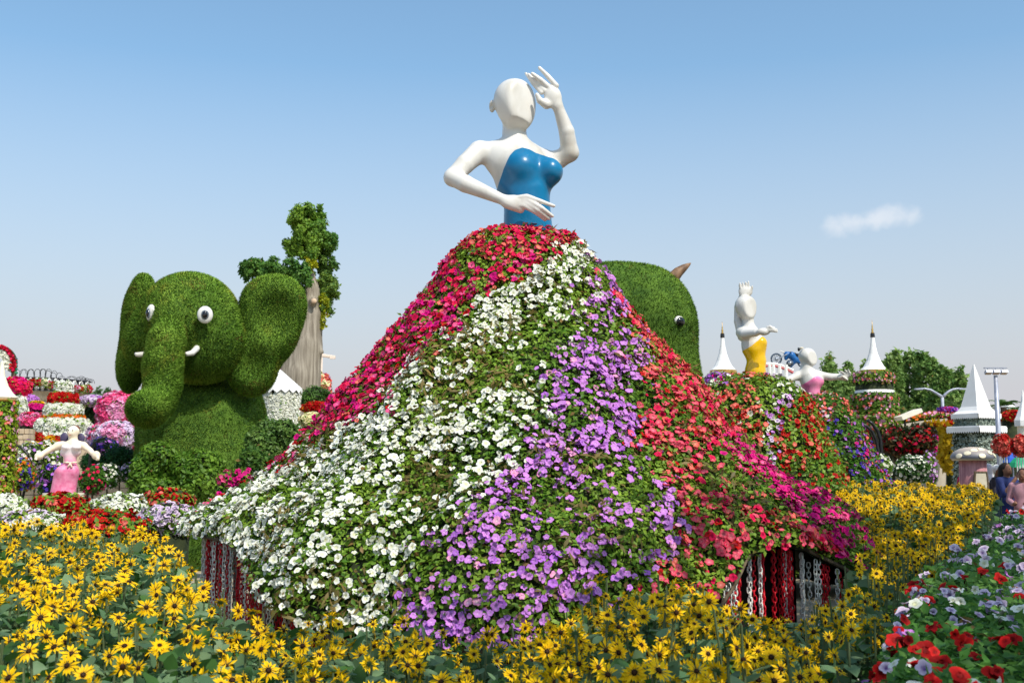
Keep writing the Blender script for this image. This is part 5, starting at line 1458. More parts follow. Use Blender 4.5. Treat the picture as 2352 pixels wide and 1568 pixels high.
F = [(0, 1 + i, 1 + (i + 1) % ns) for i in range(ns)] + [(1 + i, 1 + ns + i, 1 + ns + (i + 1) % ns, 1 + (i + 1) % ns) for i in range(ns)]
wob('tent_roof', np.array(V), F, M_CANVAS, wt)
mound('flower_mound', 'violet flower tuft showing above the white tent roof', 630, 853, 27, 14, 14, [C_VIOL, C_PINK], 160, .1, seed=340)
mound('flower_mound', 'red flower band right of the white flower drum', 727, 938, 23, 30, 15, [C_RED, C_RED, C_ORANGE], 520, .085, seed=341)
mound('flower_mound', 'cream flower cushion below the red flower band', 715, 965, 21.5, 26, 17, [C_CREAM], 420, .08, seed=342)
shrub('green_shrub', 'green shrub at the foot of the driftwood tree', 728, 910, 25.5, .36, .24, .3, 2600, .1, lin(58, 96, 36), lin(112, 150, 66), NARROW, seed=21)
mound('flower_arch', 'pink and cream flower arch rising behind the driftwood tree', 738, 900, 32, 22, 42, [C_PINK, C_CORAL, C_CREAM], 420, .12, seed=343)

# ---- driftwood tree sculpture
YD = 29.0
d2 = lambda x, y, dy=0.0: E(x, y, YD + dy)
dw = thing('driftwood_tree', (at(690, 880, YD)[0], YD, 0), 'huge grey driftwood trunk with leafy green crowns behind the elephant topiary', 'tree')
lo, hi = d2(700, 1000), d2(1200, 300); lo[1], hi[1], lo[2] = YD - 1.2, YD + 1.2, 0
f = Field(lo, hi, .05)
ud = YD / F0 / 1.0884 / 1.96
f.chain([np.array([d2(945, 900)[0], YD, .0]), d2(950, 900), d2(975, 760), d2(1008, 600), d2(1020, 480), d2(1005, 380)], [.62, .57, .49, .34, .21, .09], .2)
f.cone(np.array([d2(905, 950)[0], YD + .1, 0]), d2(925, 760, .1), .42, .3, .3)
f.ell(d2(1025, 535, -.33), (.11, .13, .10), .06)
f.cone(d2(1050, 770, -.1), d2(1072, 785, -.15), .10, .05, .08)
V, F = f.mesh(); V = relax(V, F, 1)
wob('trunk', V, F, M_WOOD, dw, smooth=True)
V, F = sph(d2(1028, 534, -.46), (.075, .05, .07), 14, 8); wob('cut_knot', V, F, flat('knot_wood', (196, 168, 140), .7), dw, smooth=True)
def crown_geo(centres, n, leaf, g1, g2, T=LEAF, seed=0):
    """clumps of leaves: (centre, radius3)"""
    Ps, Ns = [], []
    lr = np.random.default_rng(seed); w = np.array([np.prod(np.broadcast_to(r_, 3)) ** (2 / 3) for _, r_ in centres]); w /= w.sum()
    for (c_, r_), ww in zip(centres, w):
        r_ = np.broadcast_to(np.array(r_, float), 3); k_ = 34; tot = int(n * ww)
        for j in range(k_):
            d = norm(lr.normal(0, 1, 3)); cc = c_ + d * r_ * lr.uniform(.3, 1.1); m_ = tot // k_ + 1
            dd = norm(rng.normal(0, 1, (m_, 3))); Ps.append(cc + dd * r_ * lr.uniform(.16, .32) * rng.uniform(.4, 1.1, (m_, 1))); Ns.append(norm(dd + d * .6))
    P_, N_ = np.concatenate(Ps), np.concatenate(Ns)
    return leaf_geo(P_, N_, leaf, g1, g2, .8, T, .004, seed, 1.2)
CR = [(d2(985, 190), (.55, .5, .62)), (d2(1030, 250), (.5, .5, .55)), (d2(1000, 110), (.38, .4, .38)), (d2(945, 140), (.28, .3, .25)), (d2(1070, 230), (.4, .4, .45)), (d2(940, 260), (.3, .3, .3))]
g_ = crown_geo(CR, 24000, .085, lin(66, 118, 44), lin(140, 172, 58), LEAF, 3); wob('crown', *g_[:2], M_LEAF, dw, g_[2], kind='stuff')
CR = [(d2(780, 365, -.1), (.55, .4, .30)), (d2(870, 390, -.3), (.5, .4, .34)), (d2(960, 420, -.45), (.34, .3, .42)), (d2(715, 390), (.28, .3, .26))]
g_ = crown_geo(CR, 16000, .08, lin(58, 108, 46), lin(112, 152, 60), LEAF, 5); wob('crown', *g_[:2], M_LEAF, dw, g_[2], kind='stuff')
CR = [(d2(1080, 380, .2), (.3, .3, .45)), (d2(1110, 470, .1), (.4, .3, .36)), (d2(1080, 540, .1), (.24, .25, .38))]
g_ = crown_geo(CR, 11000, .08, lin(66, 108, 44), lin(140, 166, 66), LEAF, 6); wob('crown', *g_[:2], M_LEAF, dw, g_[2], kind='stuff')
CR = [(d2(1015, 350, -.25), (.14, .1, .22)), (d2(1075, 560, -.1), (.14, .1, .3)), (d2(1070, 630, -.1), (.07, .06, .25))]
g_ = crown_geo(CR, 1500, .09, lin(150, 160, 30), lin(196, 190, 40), LEAF, 7); wob('yellow_vine', *g_[:2], M_LEAF, dw, g_[2], kind='stuff')
for a, b_ in (((1000, 420, 0), (1000, 180, 0)), ((990, 430, -.1), (800, 370, -.1)), ((1030, 470, .05), (1105, 450, .1))):
    wob('branch', *tube([d2(*a), d2(*b_)], [.1, .03], 7), M_WOOD, dw, smooth=True)
# far crane jib on the horizon; distance haze is put into its pale colour
cr = wob('crane', *fjoin([tube([at(735, 815, 260), at(770, 820, 260)], .4, 5), box(at(764, 821, 260), (1.2, .8, .6)), tube([(at(737, 815, 260)[0], 260, 0), at(737, 806, 260)], .5, 5)]), flat('haze_tint_crane', (224, 206, 190)), None, base=(at(737, 900, 260)[0], 260, 0)); tag(cr, 'tiny haze-pale crane jib on the horizon beside the driftwood trunk', 'crane')
# ------------------------------------------------------------------ background, right side
def tree(label, cx, ytop, Y_, hw, g1, g2, seed, ybase=None, n=2600, leaf=.3, lobes=9):
    s = Y_ / F0; top = at(cx, ytop, Y_); x0 = top[0]
    H = top[2]; root = thing('tree', (x0, Y_, 0), label, 'tree', 'trees at the back right')
    lr = np.random.default_rng(seed); w = hw * s
    wob('trunk', *tube([(x0, Y_, 0), (x0 + lr.uniform(-.2, .2), Y_, H * .3), (x0 + lr.uniform(-.3, .3), Y_, H * .6), (x0, Y_, H * .85)], [.22, .18, .12, .04], 8), M_BARK, root, smooth=True)
    CR = []
    for i in range(lobes):
        t = (i + .5) / lobes; zz = H * (.28 + .66 * t); ww = w * math.sin(math.pi * min(.95, .22 + .75 * (1 - t) ** .8)) * lr.uniform(.6, 1.0)
        for sg in (-1, 1):
            ex = x0 + sg * ww * lr.uniform(.25, .75); CR.append((np.array([ex, Y_ + lr.uniform(-.5, .5) * w, zz + lr.uniform(-.2, .2)]), np.array([w * .36, w * .36, H * .085]) * lr.uniform(.75, 1.25)))
    CR.append((np.array([x0, Y_, H * .95]), np.array([w * .22, w * .22, H * .07])))
    for c_, r_ in CR[::4]:
        wob('limb', *tube([(x0, Y_, c_[2] - .25 * abs(c_[0] - x0) - .4), c_], [.07, .02], 5), M_BARK, root, smooth=True)
    g_ = crown_geo(CR, n, leaf, g1, g2, LEAF, seed); wob('crown', *g_[:2], M_LEAF, root, g_[2], kind='stuff')
TG1, TG2 = lin(88, 128, 58), lin(160, 184, 104)
for i, (lab, cx, yt, Y_, hw) in enumerate([
    ('low green tree behind the blue motorbike', 1858, 875, 46, 26), ('slim green tree just right of the pink lady head', 1905, 818, 48, 26), ('green tree between the pink lady hand and the spire tower', 1945, 832, 50, 30),
    ('green tree directly behind the spire tower', 1985, 835, 47, 30), ('dense green tree right of the spire tower', 2045, 812, 48, 34), ('tallest dense green tree in the middle of the row', 2085, 808, 50, 34),
    ('green tree behind the left arm of the double street lamp', 2125, 815, 49, 32), ('green tree behind the double street lamp pole', 2160, 840, 47, 32), ('lower sparse tree between double lamp and white castle roof', 2200, 852, 48, 24),
    ('yellowish green low tree at the right end of the row', 2188, 905, 45, 30), ('dark low tree under the pink lady arm', 1930, 905, 42, 34), ('dark low tree left of the flowered spire tower', 1968, 900, 41, 30), ('dark low tree right of the flowered spire tower', 2080, 915, 41, 34)]):
    dk = 1.0 if i < 9 else .8
    tree(lab, cx, yt, Y_, hw, TG1 * dk * (1.0 if i != 9 else 1.3), TG2 * dk * (1.0 if i != 9 else 1.2), 400 + i, n=7000, leaf=.2, lobes=8)
for i, (cx, yt) in enumerate(((225, 893), (250, 897), (200, 900))):
    tree(['far tree left of the elephant ear', 'far tree touching the elephant ear', 'far tree behind the lilac hedge'][i], cx, yt, 62, 24, lin(70, 100, 60), lin(120, 146, 96), 430 + i, n=2200, leaf=.28, lobes=5)

# ---- spire towers
def spire(label, cx, Y_, y_tip, y_neck, y_eave, hw, hw_drum, rings, grp='spire towers'):
    s = Y_ / F0; zt, zn, ze = (at(cx, v, Y_)[2] for v in (y_tip, y_neck, y_eave)); x0 = at(cx, y_eave, Y_)[0]; r = hw * s
    root = thing('spire_tower', (x0, Y_, 0), label, 'tower', grp)
    H = zn - ze
    prof = [(r, 0), (r * .985, .03 * H), (r * .72, .14 * H), (r * .5, .3 * H), (r * .32, .5 * H), (r * .21, .7 * H), (r * .15, .88 * H), (r * .13, H)]
    wob('roof', *lathe((x0, Y_, ze), prof, 16), M_CREAM if False else M_CANVAS, root)
    wob('roof_ring', *lathe((x0, Y_, ze), [(r * 1.0, -.09), (r * 1.03, -.04), (r * 1.02, .03), (r * .9, .04)], 24), M_GOLD, root)
    wob('collar', *lathe((x0, Y_, zn), [(r * .16, -.03), (r * .17, 0), (r * .15, .08)], 12), M_BLACK, root)
    hf_ = zt - zn
    wob('finial', *lathe((x0, Y_, zn + .06), [(r * .1, 0), (r * .11, hf_ * .1), (r * .06, hf_ * .2), (r * .09, hf_ * .3), (r * .04, hf_ * .4), (r * .06, hf_ * .5), (r * .025, hf_ * .6), (.004, hf_ * .95)], 10), M_GOLD, root, smooth=True)
    rd = hw_drum * s
    wob('drum', *lathe((x0, Y_, 0), [(rd * .95, 0), (rd, ze * .5), (rd * .9, ze - .05)], 20), M_UNDER, root, smooth=True)
    for yr, hr_ in rings:
        z_ = at(cx, yr, Y_)[2]; rr_ = hr_ * s
        wob('skirt_roof', *lathe((x0, Y_, z_), [(rr_, 0), (rr_ * .97, .05), (rr_ * .8, .2), (rr_ * .68, .27), (rr_ * .66, .1)], 20), M_CANVAS, root)
    n = 5200; a = rng.uniform(0, 6.283, n); zz = rng.uniform(at(cx, 990, Y_)[2], ze - .05, n)
    rq = rd * np.interp(zz, [at(cx, 970, Y_)[2], at(cx, 905, Y_)[2], ze], [1.05, 1.02, .82])
    P = np.stack([x0 + rq * np.cos(a), Y_ + rq * np.sin(a), zz], 1); N = np.stack([np.cos(a), np.sin(a), .1 + 0 * a], 1)
    for yr, hr_ in rings:
        z_ = at(cx, yr, Y_)[2]; m = (zz > z_ - .04) & (zz < z_ + .26); P, N, zz, a = P[~m], N[~m], zz[~m], a[~m]
    g_ = leaf_geo(P + N * rng.uniform(-.02, .06, (len(P), 1)), N, .11, lin(66, 106, 30), lin(132, 158, 54), .8, seed=int(cx)); wob('foliage', *g_[:2], M_LEAF, root, g_[2], kind='stuff')
    k = rng.random(len(P)) < .11; b_ = bloom_geo(P[k] + N[k] * .06, N[k], .085, [C_PINK if rng.random() < .5 else C_CORAL for _ in range(k.sum())], low=True); wob('blooms', b_[0], b_[1], M_PETAL, root, b_[2], kind='stuff')
spire('white concave spire tower with vine drum, between the trees right of the pink lady', 2007, 30.0, 738, 772, 853, 32, 46, [(903, 45)])
spire('white concave spire tower between the bull topiary and the yellow lady', 1661, 30.0, 742, 773, 853, 30, 28, [])
mound('flower_mound', 'white, violet and pink flower crown at the spire foot, left of the yellow lady', 1655, 878, 22, 36, 22, [C_WHITE, C_VIOL, C_MAG, C_PINK], 420, .075, seed=500)

# ---- blue motorbike on a red rail
YM = 38.0
MB_ = zmap((1900, 840, 2160, 1020), 2265)
mb = lambda x, y, dy=0.0: MB_(x, y, YM + dy)
um = YM / F0 / 1.0884 / 8.71
M_TYRE = flat('tyre_grey', (70, 84, 100), .7); M_BIKE = flat('bike_blue', (30, 96, 160), .35); M_CHROME = noise_mat('chrome', lin(170, 176, 184), lin(200, 204, 210), 5, .3, metallic=.7)
bike = thing('motorbike', mb(650, 700), 'blue motorbike raised on a red rail behind the pink lady statue', 'motorbike')
def wheel(cx, cy, r, dy=0):
    a = np.linspace(0, 2 * math.pi, 25)
    ring = np.stack([mb(cx + r * math.cos(t), cy + r * math.sin(t), dy) for t in a])
    w_ = wob('wheel', *tube(ring, 20 * um, 6, False), M_TYRE, bike, smooth=True)
    wob('hub', *sph(mb(cx, cy, dy), (28 * um, .06, 28 * um), 10, 6), M_CHROME, w_, smooth=True)
    for t in np.linspace(0, math.pi, 7)[:-1]:
        wob('spoke', *tube([mb(cx + r * math.cos(t), cy + r * math.sin(t), dy), mb(cx - r * math.cos(t), cy - r * math.sin(t), dy)], .012, 4), M_CHROME, w_)
wheel(355, 495, 110); wheel(935, 560, 110)
wob('fork', *tube([mb(385, 500, -.1), mb(560, 405, -.1), mb(640, 370, -.05)], 14 * um, 7), M_CHROME, bike)
wob('front_fender', *tube([mb(430, 320), mb(500, 345), mb(550, 390)], [6 * um, 14 * um, 18 * um], 6), M_WHITE, bike)
wob('handlebar', *tube([mb(660, 345, -.35), mb(680, 350, 0), mb(760, 370, .25), mb(830, 405, .35)], 12 * um, 6), M_BLACK, bike)
f = Field(mb(480, 720), mb(1080, 300) + [0, .01, 0], .03); f.lo[1] = YM - .35
f = Field(np.array([mb(480, 0)[0], YM - .35, mb(0, 720)[2]]), np.array([mb(1080, 0)[0], YM + .35, mb(0, 300)[2]]), .028)
f.chain([mb(580, 390), mb(680, 420), mb(780, 520), mb(870, 570)], [.08, .13, .11, .05], .06); f.cone(mb(575, 400), mb(565, 490), .09, .06, .05); f.cone(mb(730, 560), mb(650, 670), .08, .06, .05); f.cone(mb(780, 490), mb(960, 440), .07, .04, .05)
V, F = f.mesh(); wob('body', V, F, M_BIKE, bike, smooth=True)
V, F = sph(mb(650, 590, -.12), (75 * um, .2, 72 * um), 16, 10); en = wob('engine', V, F, M_TYRE, bike, smooth=True)
V, F = sph(mb(650, 580, -.28), (38 * um, .08, 36 * um), 14, 8); wob('engine_cover', V, F, M_CHROME, en, smooth=True)
wob('seat', *tube([mb(760, 440, 0), mb(880, 440, 0), mb(980, 420, 0)], [.09, .1, .05], 8), M_BLACK, bike, smooth=True)
ra = thing('rail_ramp', (mb(280, 900)[0], YM, 0), 'red and white rail ramp carrying the blue motorbike', 'ramp')
M_RAIL = flat('rail_red', (190, 80, 84), .5)
for dy, dz in ((-.25, 0), (.25, 0), (-.25, 45), (.25, 45)):
    wob('rail', *tube([mb(120, 605 + dz, dy), mb(300, 598 + dz, dy), mb(460, 640 + dz, dy), mb(600, 690 + dz, dy), mb(720, 750 + dz, dy)], .05, 6), M_RAIL if dz else M_LINK, ra)
for x in (200, 285, 420, 560): 
    t_ = mb(x, 620, -.25); wob('post', *tube([(t_[0], t_[1], 0), t_], .07, 6), M_LINK, ra)

# ---- castle tower with white pyramid roof
YC = 27.0
Z6 = zmap((2300, 880, 2560, 1100), 1853)
z6 = lambda x, y, dy=0.0: Z6(x, y, YC + dy)
cx_ = z6(1000, 1200)[0]
cas = thing('castle_tower', (cx_, YC, 0), 'square tower clad in silver-grey succulents with tall white pyramid roof', 'tower')
ang = R(28)
u6 = YC / F0 / 1.0884 / 7.127
def sq(half, z, rot=ang): 
    return [np.array([cx_ + half * (math.cos(rot + R(45) + k * math.pi / 2)) * 1.414, YC + half * math.sin(rot + R(45) + k * math.pi / 2) * 1.414, z]) for k in range(4)]
def frus(levels, rot=ang):
    V = []; 
    for h_, z_ in levels: V += sq(h_, z_, rot)
    n_ = len(levels); F = [(i * 4 + k, i * 4 + (k + 1) % 4, (i + 1) * 4 + (k + 1) % 4, (i + 1) * 4 + k) for i in range(n_ - 1) for k in range(4)] + [(0, 1, 2, 3)[::-1], tuple((n_ - 1) * 4 + k for k in range(4))]
    return np.array(V), F
za, zk, ze2 = z6(0, 218)[2], z6(0, 975)[2], z6(0, 1110)[2]
hk, hee = 175 * u6, 292 * u6
wob('roof', *frus([(hee, ze2), (hk * 1.25, ze2 + (zk - ze2) * .45), (hk, zk), (.01, za)]), M_CANVAS, cas)
def valance(zc, half, hgt_, nm):
    c4 = sq(half, zc); V, F = [], []
    for k in range(4):
        a, b_ = c4[k], c4[(k + 1) % 4]; n_ = 14; b0 = len(V)
        out = norm(np.cross(b_ - a, [0, 0, 1]))
        for j in range(n_ * 2 + 1):
            p_ = a + (b_ - a) * j / (n_ * 2) + out * .012; V += [p_ + [0, 0, 0], p_ - np.array([0, 0, hgt_ * (1.0 if j % 2 else .72)])]
        for j in range(n_ * 2): F.append((b0 + 2 * j, b0 + 2 * j + 1, b0 + 2 * j + 3, b0 + 2 * j + 2))
    wob(nm, np.array(V), F, M_CANVAS, cas)
valance(ze2 + .01, hee, .13, 'roof_valance')
zb_ = z6(0, 1345)[2]
wob('canopy', *frus([(350 * u6, zb_ - .02), (352 * u6, zb_ + .0), (345 * u6, zb_ + .03)]), M_CANVAS, cas); valance(zb_, 352 * u6, .14, 'canopy_valance')
wob('upper_wall', *frus([(258 * u6, zb_), (232 * u6, ze2 - .02)]), M_UNDER, cas); wob('lower_wall', *frus([(300 * u6, 0), (280 * u6, zb_ - .05)]), M_UNDER, cas)
M_SUCC = attr_mat('succulent', .6, .1, .3)
for (h0, z0, h1_, z1, n) in ((258 * u6, zb_ + .03, 232 * u6, ze2 - .08, 2600), (300 * u6, .3, 280 * u6, zb_ - .16, 8000)):
    k = rng.integers(0, 4, n); t = rng.uniform(-1, 1, n); zz = rng.uniform(z0, z1, n); hh_ = h0 + (h1_ - h0) * (zz - z0) / (z1 - z0)
    aa = ang + k * math.pi / 2; N = np.stack([np.cos(aa), np.sin(aa), 0 * aa], 1); Tt = np.stack([-np.sin(aa), np.cos(aa), 0 * aa], 1)
    P = np.array([cx_, YC, 0]) + N * hh_[:, None] + Tt * (t * hh_ * .97)[:, None]; P[:, 2] = zz
    g_ = leaf_geo(P, N, .085, lin(112, 128, 118), lin(186, 196, 180), 1.0, LEAF, 0, 3, 1.5, up=.1); wob('succulents', *g_[:2], M_SUCC, cas, g_[2], kind='stuff')
# ---- second and third white spires at the right border
for lab, cx, yt, ye, Y_ in (('white tent spire cut by the right picture edge', 2352, 896, 965, 27.5),):
    x0 = at(cx, ye, Y_)[0]; z0, z1 = at(cx, ye, Y_)[2], at(cx, yt, Y_)[2]; r = 22 * Y_ / F0
    sp_ = thing('tent_spire', (x0, Y_, 0), lab, 'tower')
    wob('roof', *lathe((x0, Y_, z0), [(r, -.14), (r * 1.02, 0), (r * .8, .1), (r * .45, .3), (r * .25, (z1 - z0) * .6), (.01, z1 - z0)], 8), M_CANVAS, sp_)
    wob('wall', *lathe((x0, Y_, 0), [(r * .72, 0), (r * .7, z0 - .1)], 12), M_CREAM, sp_)
# ---- lamps
lp = thing('floodlight_mast', (at(2300, 1050, 25)[0], 25.0, 0), 'tall steel mast with three floodlights in front of the castle tower', 'lamp')
zt = at(2283, 862, 25)[2]; x0 = at(2291, 950, 25)[0]
ORG[lp][0] = x0; lp.location.x = x0
wob('pole', *tube([(x0, 25, 0), (x0, 25, zt * .5), (x0, 25, zt)], [.07, .06, .042], 10), M_STEEL, lp, smooth=True)
zz = at(2283, 847, 25)[2]
wob('crossbar', *fjoin([box((x0, 25, zz + .02), (.50, .05, .025)), box((x0, 25, zz - .03), (.46, .03, .012))]), M_STEEL, lp)
for dx in (-.17, 0, .17):
    fl = wob('floodlight', *frus([(.05, 0), (.075, .06)], R(0)), M_STEEL, lp)
    me = fl.data; me.clear_geometry()
    bpy.data.objects.remove(fl)
    fl = wob('floodlight', *box((x0 + dx, 24.96, zz - .075), (.14, .12, .06), Matrix.Rotation(R(-20), 3, 'X')), M_STEEL, lp)
    wob('lens', *box((x0 + dx, 24.95, zz - .108), (.12, .1, .01), Matrix.Rotation(R(-20), 3, 'X')), M_TAN, fl)
    wob('bracket', *tube([(x0 + dx, 25, zz), (x0 + dx, 24.97, zz - .06)], .012, 5), M_STEEL, fl)
YL = 33.0
dl = thing('street_lamp', (at(2166, 950, YL)[0], YL, 0), 'double-armed curved street lamp in front of the trees', 'lamp'); x0 = ORG[dl][0]
wob('pole', *tube([(x0, YL, 0), (x0, YL, at(2166, 912, YL)[2])], [.06, .045], 8), M_STEEL, dl, smooth=True)
for pts in ([(2165, 912), (2158, 908), (2148, 902), (2138, 896), (2124, 893), (2110, 893)], [(2167, 912), (2170, 907), (2178, 900), (2188, 895), (2200, 893), (2210, 893)]):
    ar = wob('arm', *tube([at(a, b_ - 1, YL) for a, b_ in pts], [.045, .04, .035, .03, .025, .022], 7), M_STEEL, dl, smooth=True)
    wob('lamp_head', *box(at(pts[-1][0], pts[-1][1], YL), (.22, .12, .04)), M_STEEL, ar)
# ---- concrete ramp wall with planters, yellow funnel
YK = 31.0
rw = thing('ramp_wall', (at(2150, 1000, YK)[0], YK + 1, 0), 'beige concrete ramp wall topped with orange and green flowers', 'wall')
xs = np.linspace(2065, 2205, 15); zt_ = [at(a, np.interp(a, [2065, 2120, 2180, 2205], [975, 966, 960, 962]), YK)[2] for a in xs]
fr = [at(a, 1000, YK)[0] for a in xs]
V = np.concatenate([np.c_[fr, np.full(15, YK), np.zeros(15)], np.c_[fr, np.full(15, YK), zt_], np.c_[fr, np.full(15, YK + 1.5), zt_], np.c_[fr, np.full(15, YK + 1.5), np.zeros(15)]])
F = [(q_ * 15 + i, q_ * 15 + i + 1, (q_ + 1) * 15 + i + 1, (q_ + 1) * 15 + i) for q_ in range(3) for i in range(14)] + [(0, 15, 30, 45), (14, 59, 44, 29)]
wob('wall', V, F, M_CONC, rw)
n = 900; t = rng.random(n); P = np.stack([np.interp(t, np.linspace(0, 1, 15), fr), YK + .1 + rng.uniform(0, .5, n), np.interp(t, np.linspace(0, 1, 15), zt_) + rng.uniform(0, .16, n)], 1)
g_ = leaf_geo(P, np.tile([0, -.4, 1.0], (n, 1)), .13, G_MID, G_LITE, 1, seed=9); wob('foliage', *g_[:2], M_LEAF, rw, g_[2], kind='stuff')
b_ = bloom_geo(P[:260] + [0, -.05, .05], np.tile([0, -1, .5], (260, 1)), .1, [[C_CORAL, C_ORANGE, C_PINK][int(rng.integers(3))] for _ in range(260)], low=True); wob('blooms', b_[0], b_[1], M_PETAL, rw, b_[2], kind='stuff')
pl = thing('planter_box', at(2174, 970, 30.5) * [1, 1, 0] + [0, 0, 0], 'beige planter box with violet flowers at the street lamp base', 'planter')
wob('box', *box((at(2174, 0, 30.5)[0], 30.4, at(2174, 966, 30.4)[2] / 2), (.42, .5, at(2174, 957, 30.4)[2])), M_CREAM, pl)
c = at(2175, 940, 30.4); n = 260; d = norm(rng.normal(0, 1, (n, 3))); b_ = bloom_geo(c + d * [.26, .2, .06], d, .09, [[C_VIOL, C_BLUE, C_CRIM][int(rng.integers(3))] for _ in range(n)], low=True); wob('blooms', b_[0], b_[1], M_PETAL, pl, b_[2], kind='stuff')
wob('stems', *fjoin([tube([(c[0] + dx, 30.4, at(2174, 957, 30.4)[2] - .02), (c[0] + dx * 1.4, 30.4, c[2])], .015, 5) for dx in (-.15, -.05, .06, .15)]), M_BARK, pl)
YU = 28.5
fu = thing('yellow_funnel', (at(2178, 1000, YU)[0], YU, 0), 'huge inverted cone covered in yellow flower rows with a red flower rim', 'planter')
x0 = at(2180, 1000, YU)[0]; su = YU / F0
zz_ = [at(2180, v, YU)[2] for v in (1085, 1070, 1045, 1015, 985, 972)]
rf = [10, 16, 26, 37, 48, 52]
wob('funnel', *lathe((x0, YU, 0), [(8 * su, 0)] + [(r_ * su, z_) for r_, z_ in zip(rf, zz_)], 24), M_UNDER, fu, smooth=True)
for k in range(9):
    z_ = zz_[0] + (zz_[-1] - zz_[0]) * (k + .6) / 9.2; r_ = np.interp(z_, zz_, rf) * su; n = int(60 + 26 * k); a = rng.uniform(math.pi * .9, math.pi * 2.1, n)
    P = np.stack([x0 + r_ * 1.03 * np.cos(a), YU + r_ * 1.03 * np.sin(a), z_ + rng.uniform(-.04, .05, n)], 1); N = np.stack([np.cos(a), np.sin(a), -.5 + 0 * a], 1)
    g_ = leaf_geo(P, N, .15, lin(196, 160, 14), lin(222, 190, 30), .5, LEAF, 0, k); wob('flower_row', *g_[:2], M_LEAF, fu, g_[2], kind='stuff')
n = 330; a = rng.uniform(0, 6.283, n); P = np.stack([x0 + 52 * su * np.cos(a), YU + 52 * su * np.sin(a), zz_[-1] + rng.uniform(-.08, .04, n)], 1); b_ = bloom_geo(P, np.stack([np.cos(a), np.sin(a), .5 + 0 * a], 1), .1, [C_RED if rng.random() < .7 else C_ORANGE for _ in range(n)], low=True); wob('rim_blooms', b_[0], b_[1], M_PETAL, fu, b_[2], kind='stuff')
# beige curved wall beside the funnel
cw = wob('flared_pillar', *lathe((at(2140, 1000, 29.5)[0], 29.8, 0), [(.34, 0), (.36, .8), (.42, 1.4), (.5, at(2140, 985, 29.5)[2])], 20), M_CONC, None, smooth=True, base=(at(2140, 1000, 29.5)[0], 29.8, 0)); cw['kind'] = 'thing'; tag(cw, 'beige flared concrete pillar left of the yellow funnel', 'pillar')
# ---- mushroom house
YH = 23.0; u7 = YH / F0
x0 = at(2234, 1060, YH)[0]
mh = thing('mushroom_house', (x0, YH, 0), 'mushroom house with blue-grey spotted cap and pink stem', 'playhouse')
zc0, zc1 = at(2234, 1056, YH)[2], at(2234, 1026, YH)[2]; rc = 48 * u7
hh_ = zc1 - zc0
V, F = lathe((x0, YH, zc0), [(rc * .5, .0), (rc * .9, -.01), (rc, hh_ * .16), (rc * .98, hh_ * .34), (rc * .86, hh_ * .62), (rc * .6, hh_ * .85), (rc * .3, hh_ * .97), (rc * .05, hh_)], 28)
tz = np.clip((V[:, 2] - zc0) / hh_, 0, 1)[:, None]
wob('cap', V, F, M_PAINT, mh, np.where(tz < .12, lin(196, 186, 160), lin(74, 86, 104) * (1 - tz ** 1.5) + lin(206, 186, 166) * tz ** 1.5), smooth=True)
for a, t in ((-2.2, .5), (-1.5, .3), (-.9, .55), (-1.3, .8), (-2.6, .3), (-.5, .35), (-1.85, .72)):
    r_ = rc * float(np.interp(t, [.16, .34, .62, .85, .97], [1, .98, .86, .6, .3])); p_ = np.array([x0 + r_ * math.cos(a), YH + r_ * math.sin(a), zc0 + hh_ * t])
    n_ = norm(np.array([math.cos(a), math.sin(a), .4 + 1.6 * max(0, t - .3)])); Rm = frames(n_[None], np.zeros(1))[0]
    V, F = sph((0, 0, 0), (.075, .055, .012), 14, 6); wob('spot', V @ Rm.T + p_, F, flat('cap_spot' + str(a), (232, 220, 190)), mh, smooth=True)
wob('stem', *lathe((x0, YH, 0), [(rc * .78, 0), (rc * .72, zc0 * .3), (rc * .64, zc0 * .7), (rc * .62, zc0 + .02)], 24), noise_mat('mushroom_pink', lin(150, 96, 104), lin(196, 142, 146), 4, .8, .3, stretch=(4, 4, .5)), mh, smooth=True)
dr = wob('doorway', *box((x0 + .03, YH - rc * .62, zc0 * .5), (.22, .1, zc0 * .7)), flat('door_cream', (206, 196, 172), .6), mh)
wob('door_frame', *tube([(x0 - .1, YH - rc * .72, .15), (x0 - .1, YH - rc * .7, zc0 * .75), (x0 - .08, YH - rc * .7, zc0 * .86), (x0 + .14, YH - rc * .7, zc0 * .86), (x0 + .16, YH - rc * .7, zc0 * .75), (x0 + .16, YH - rc * .72, .15)], .03, 6), M_BARK, dr)
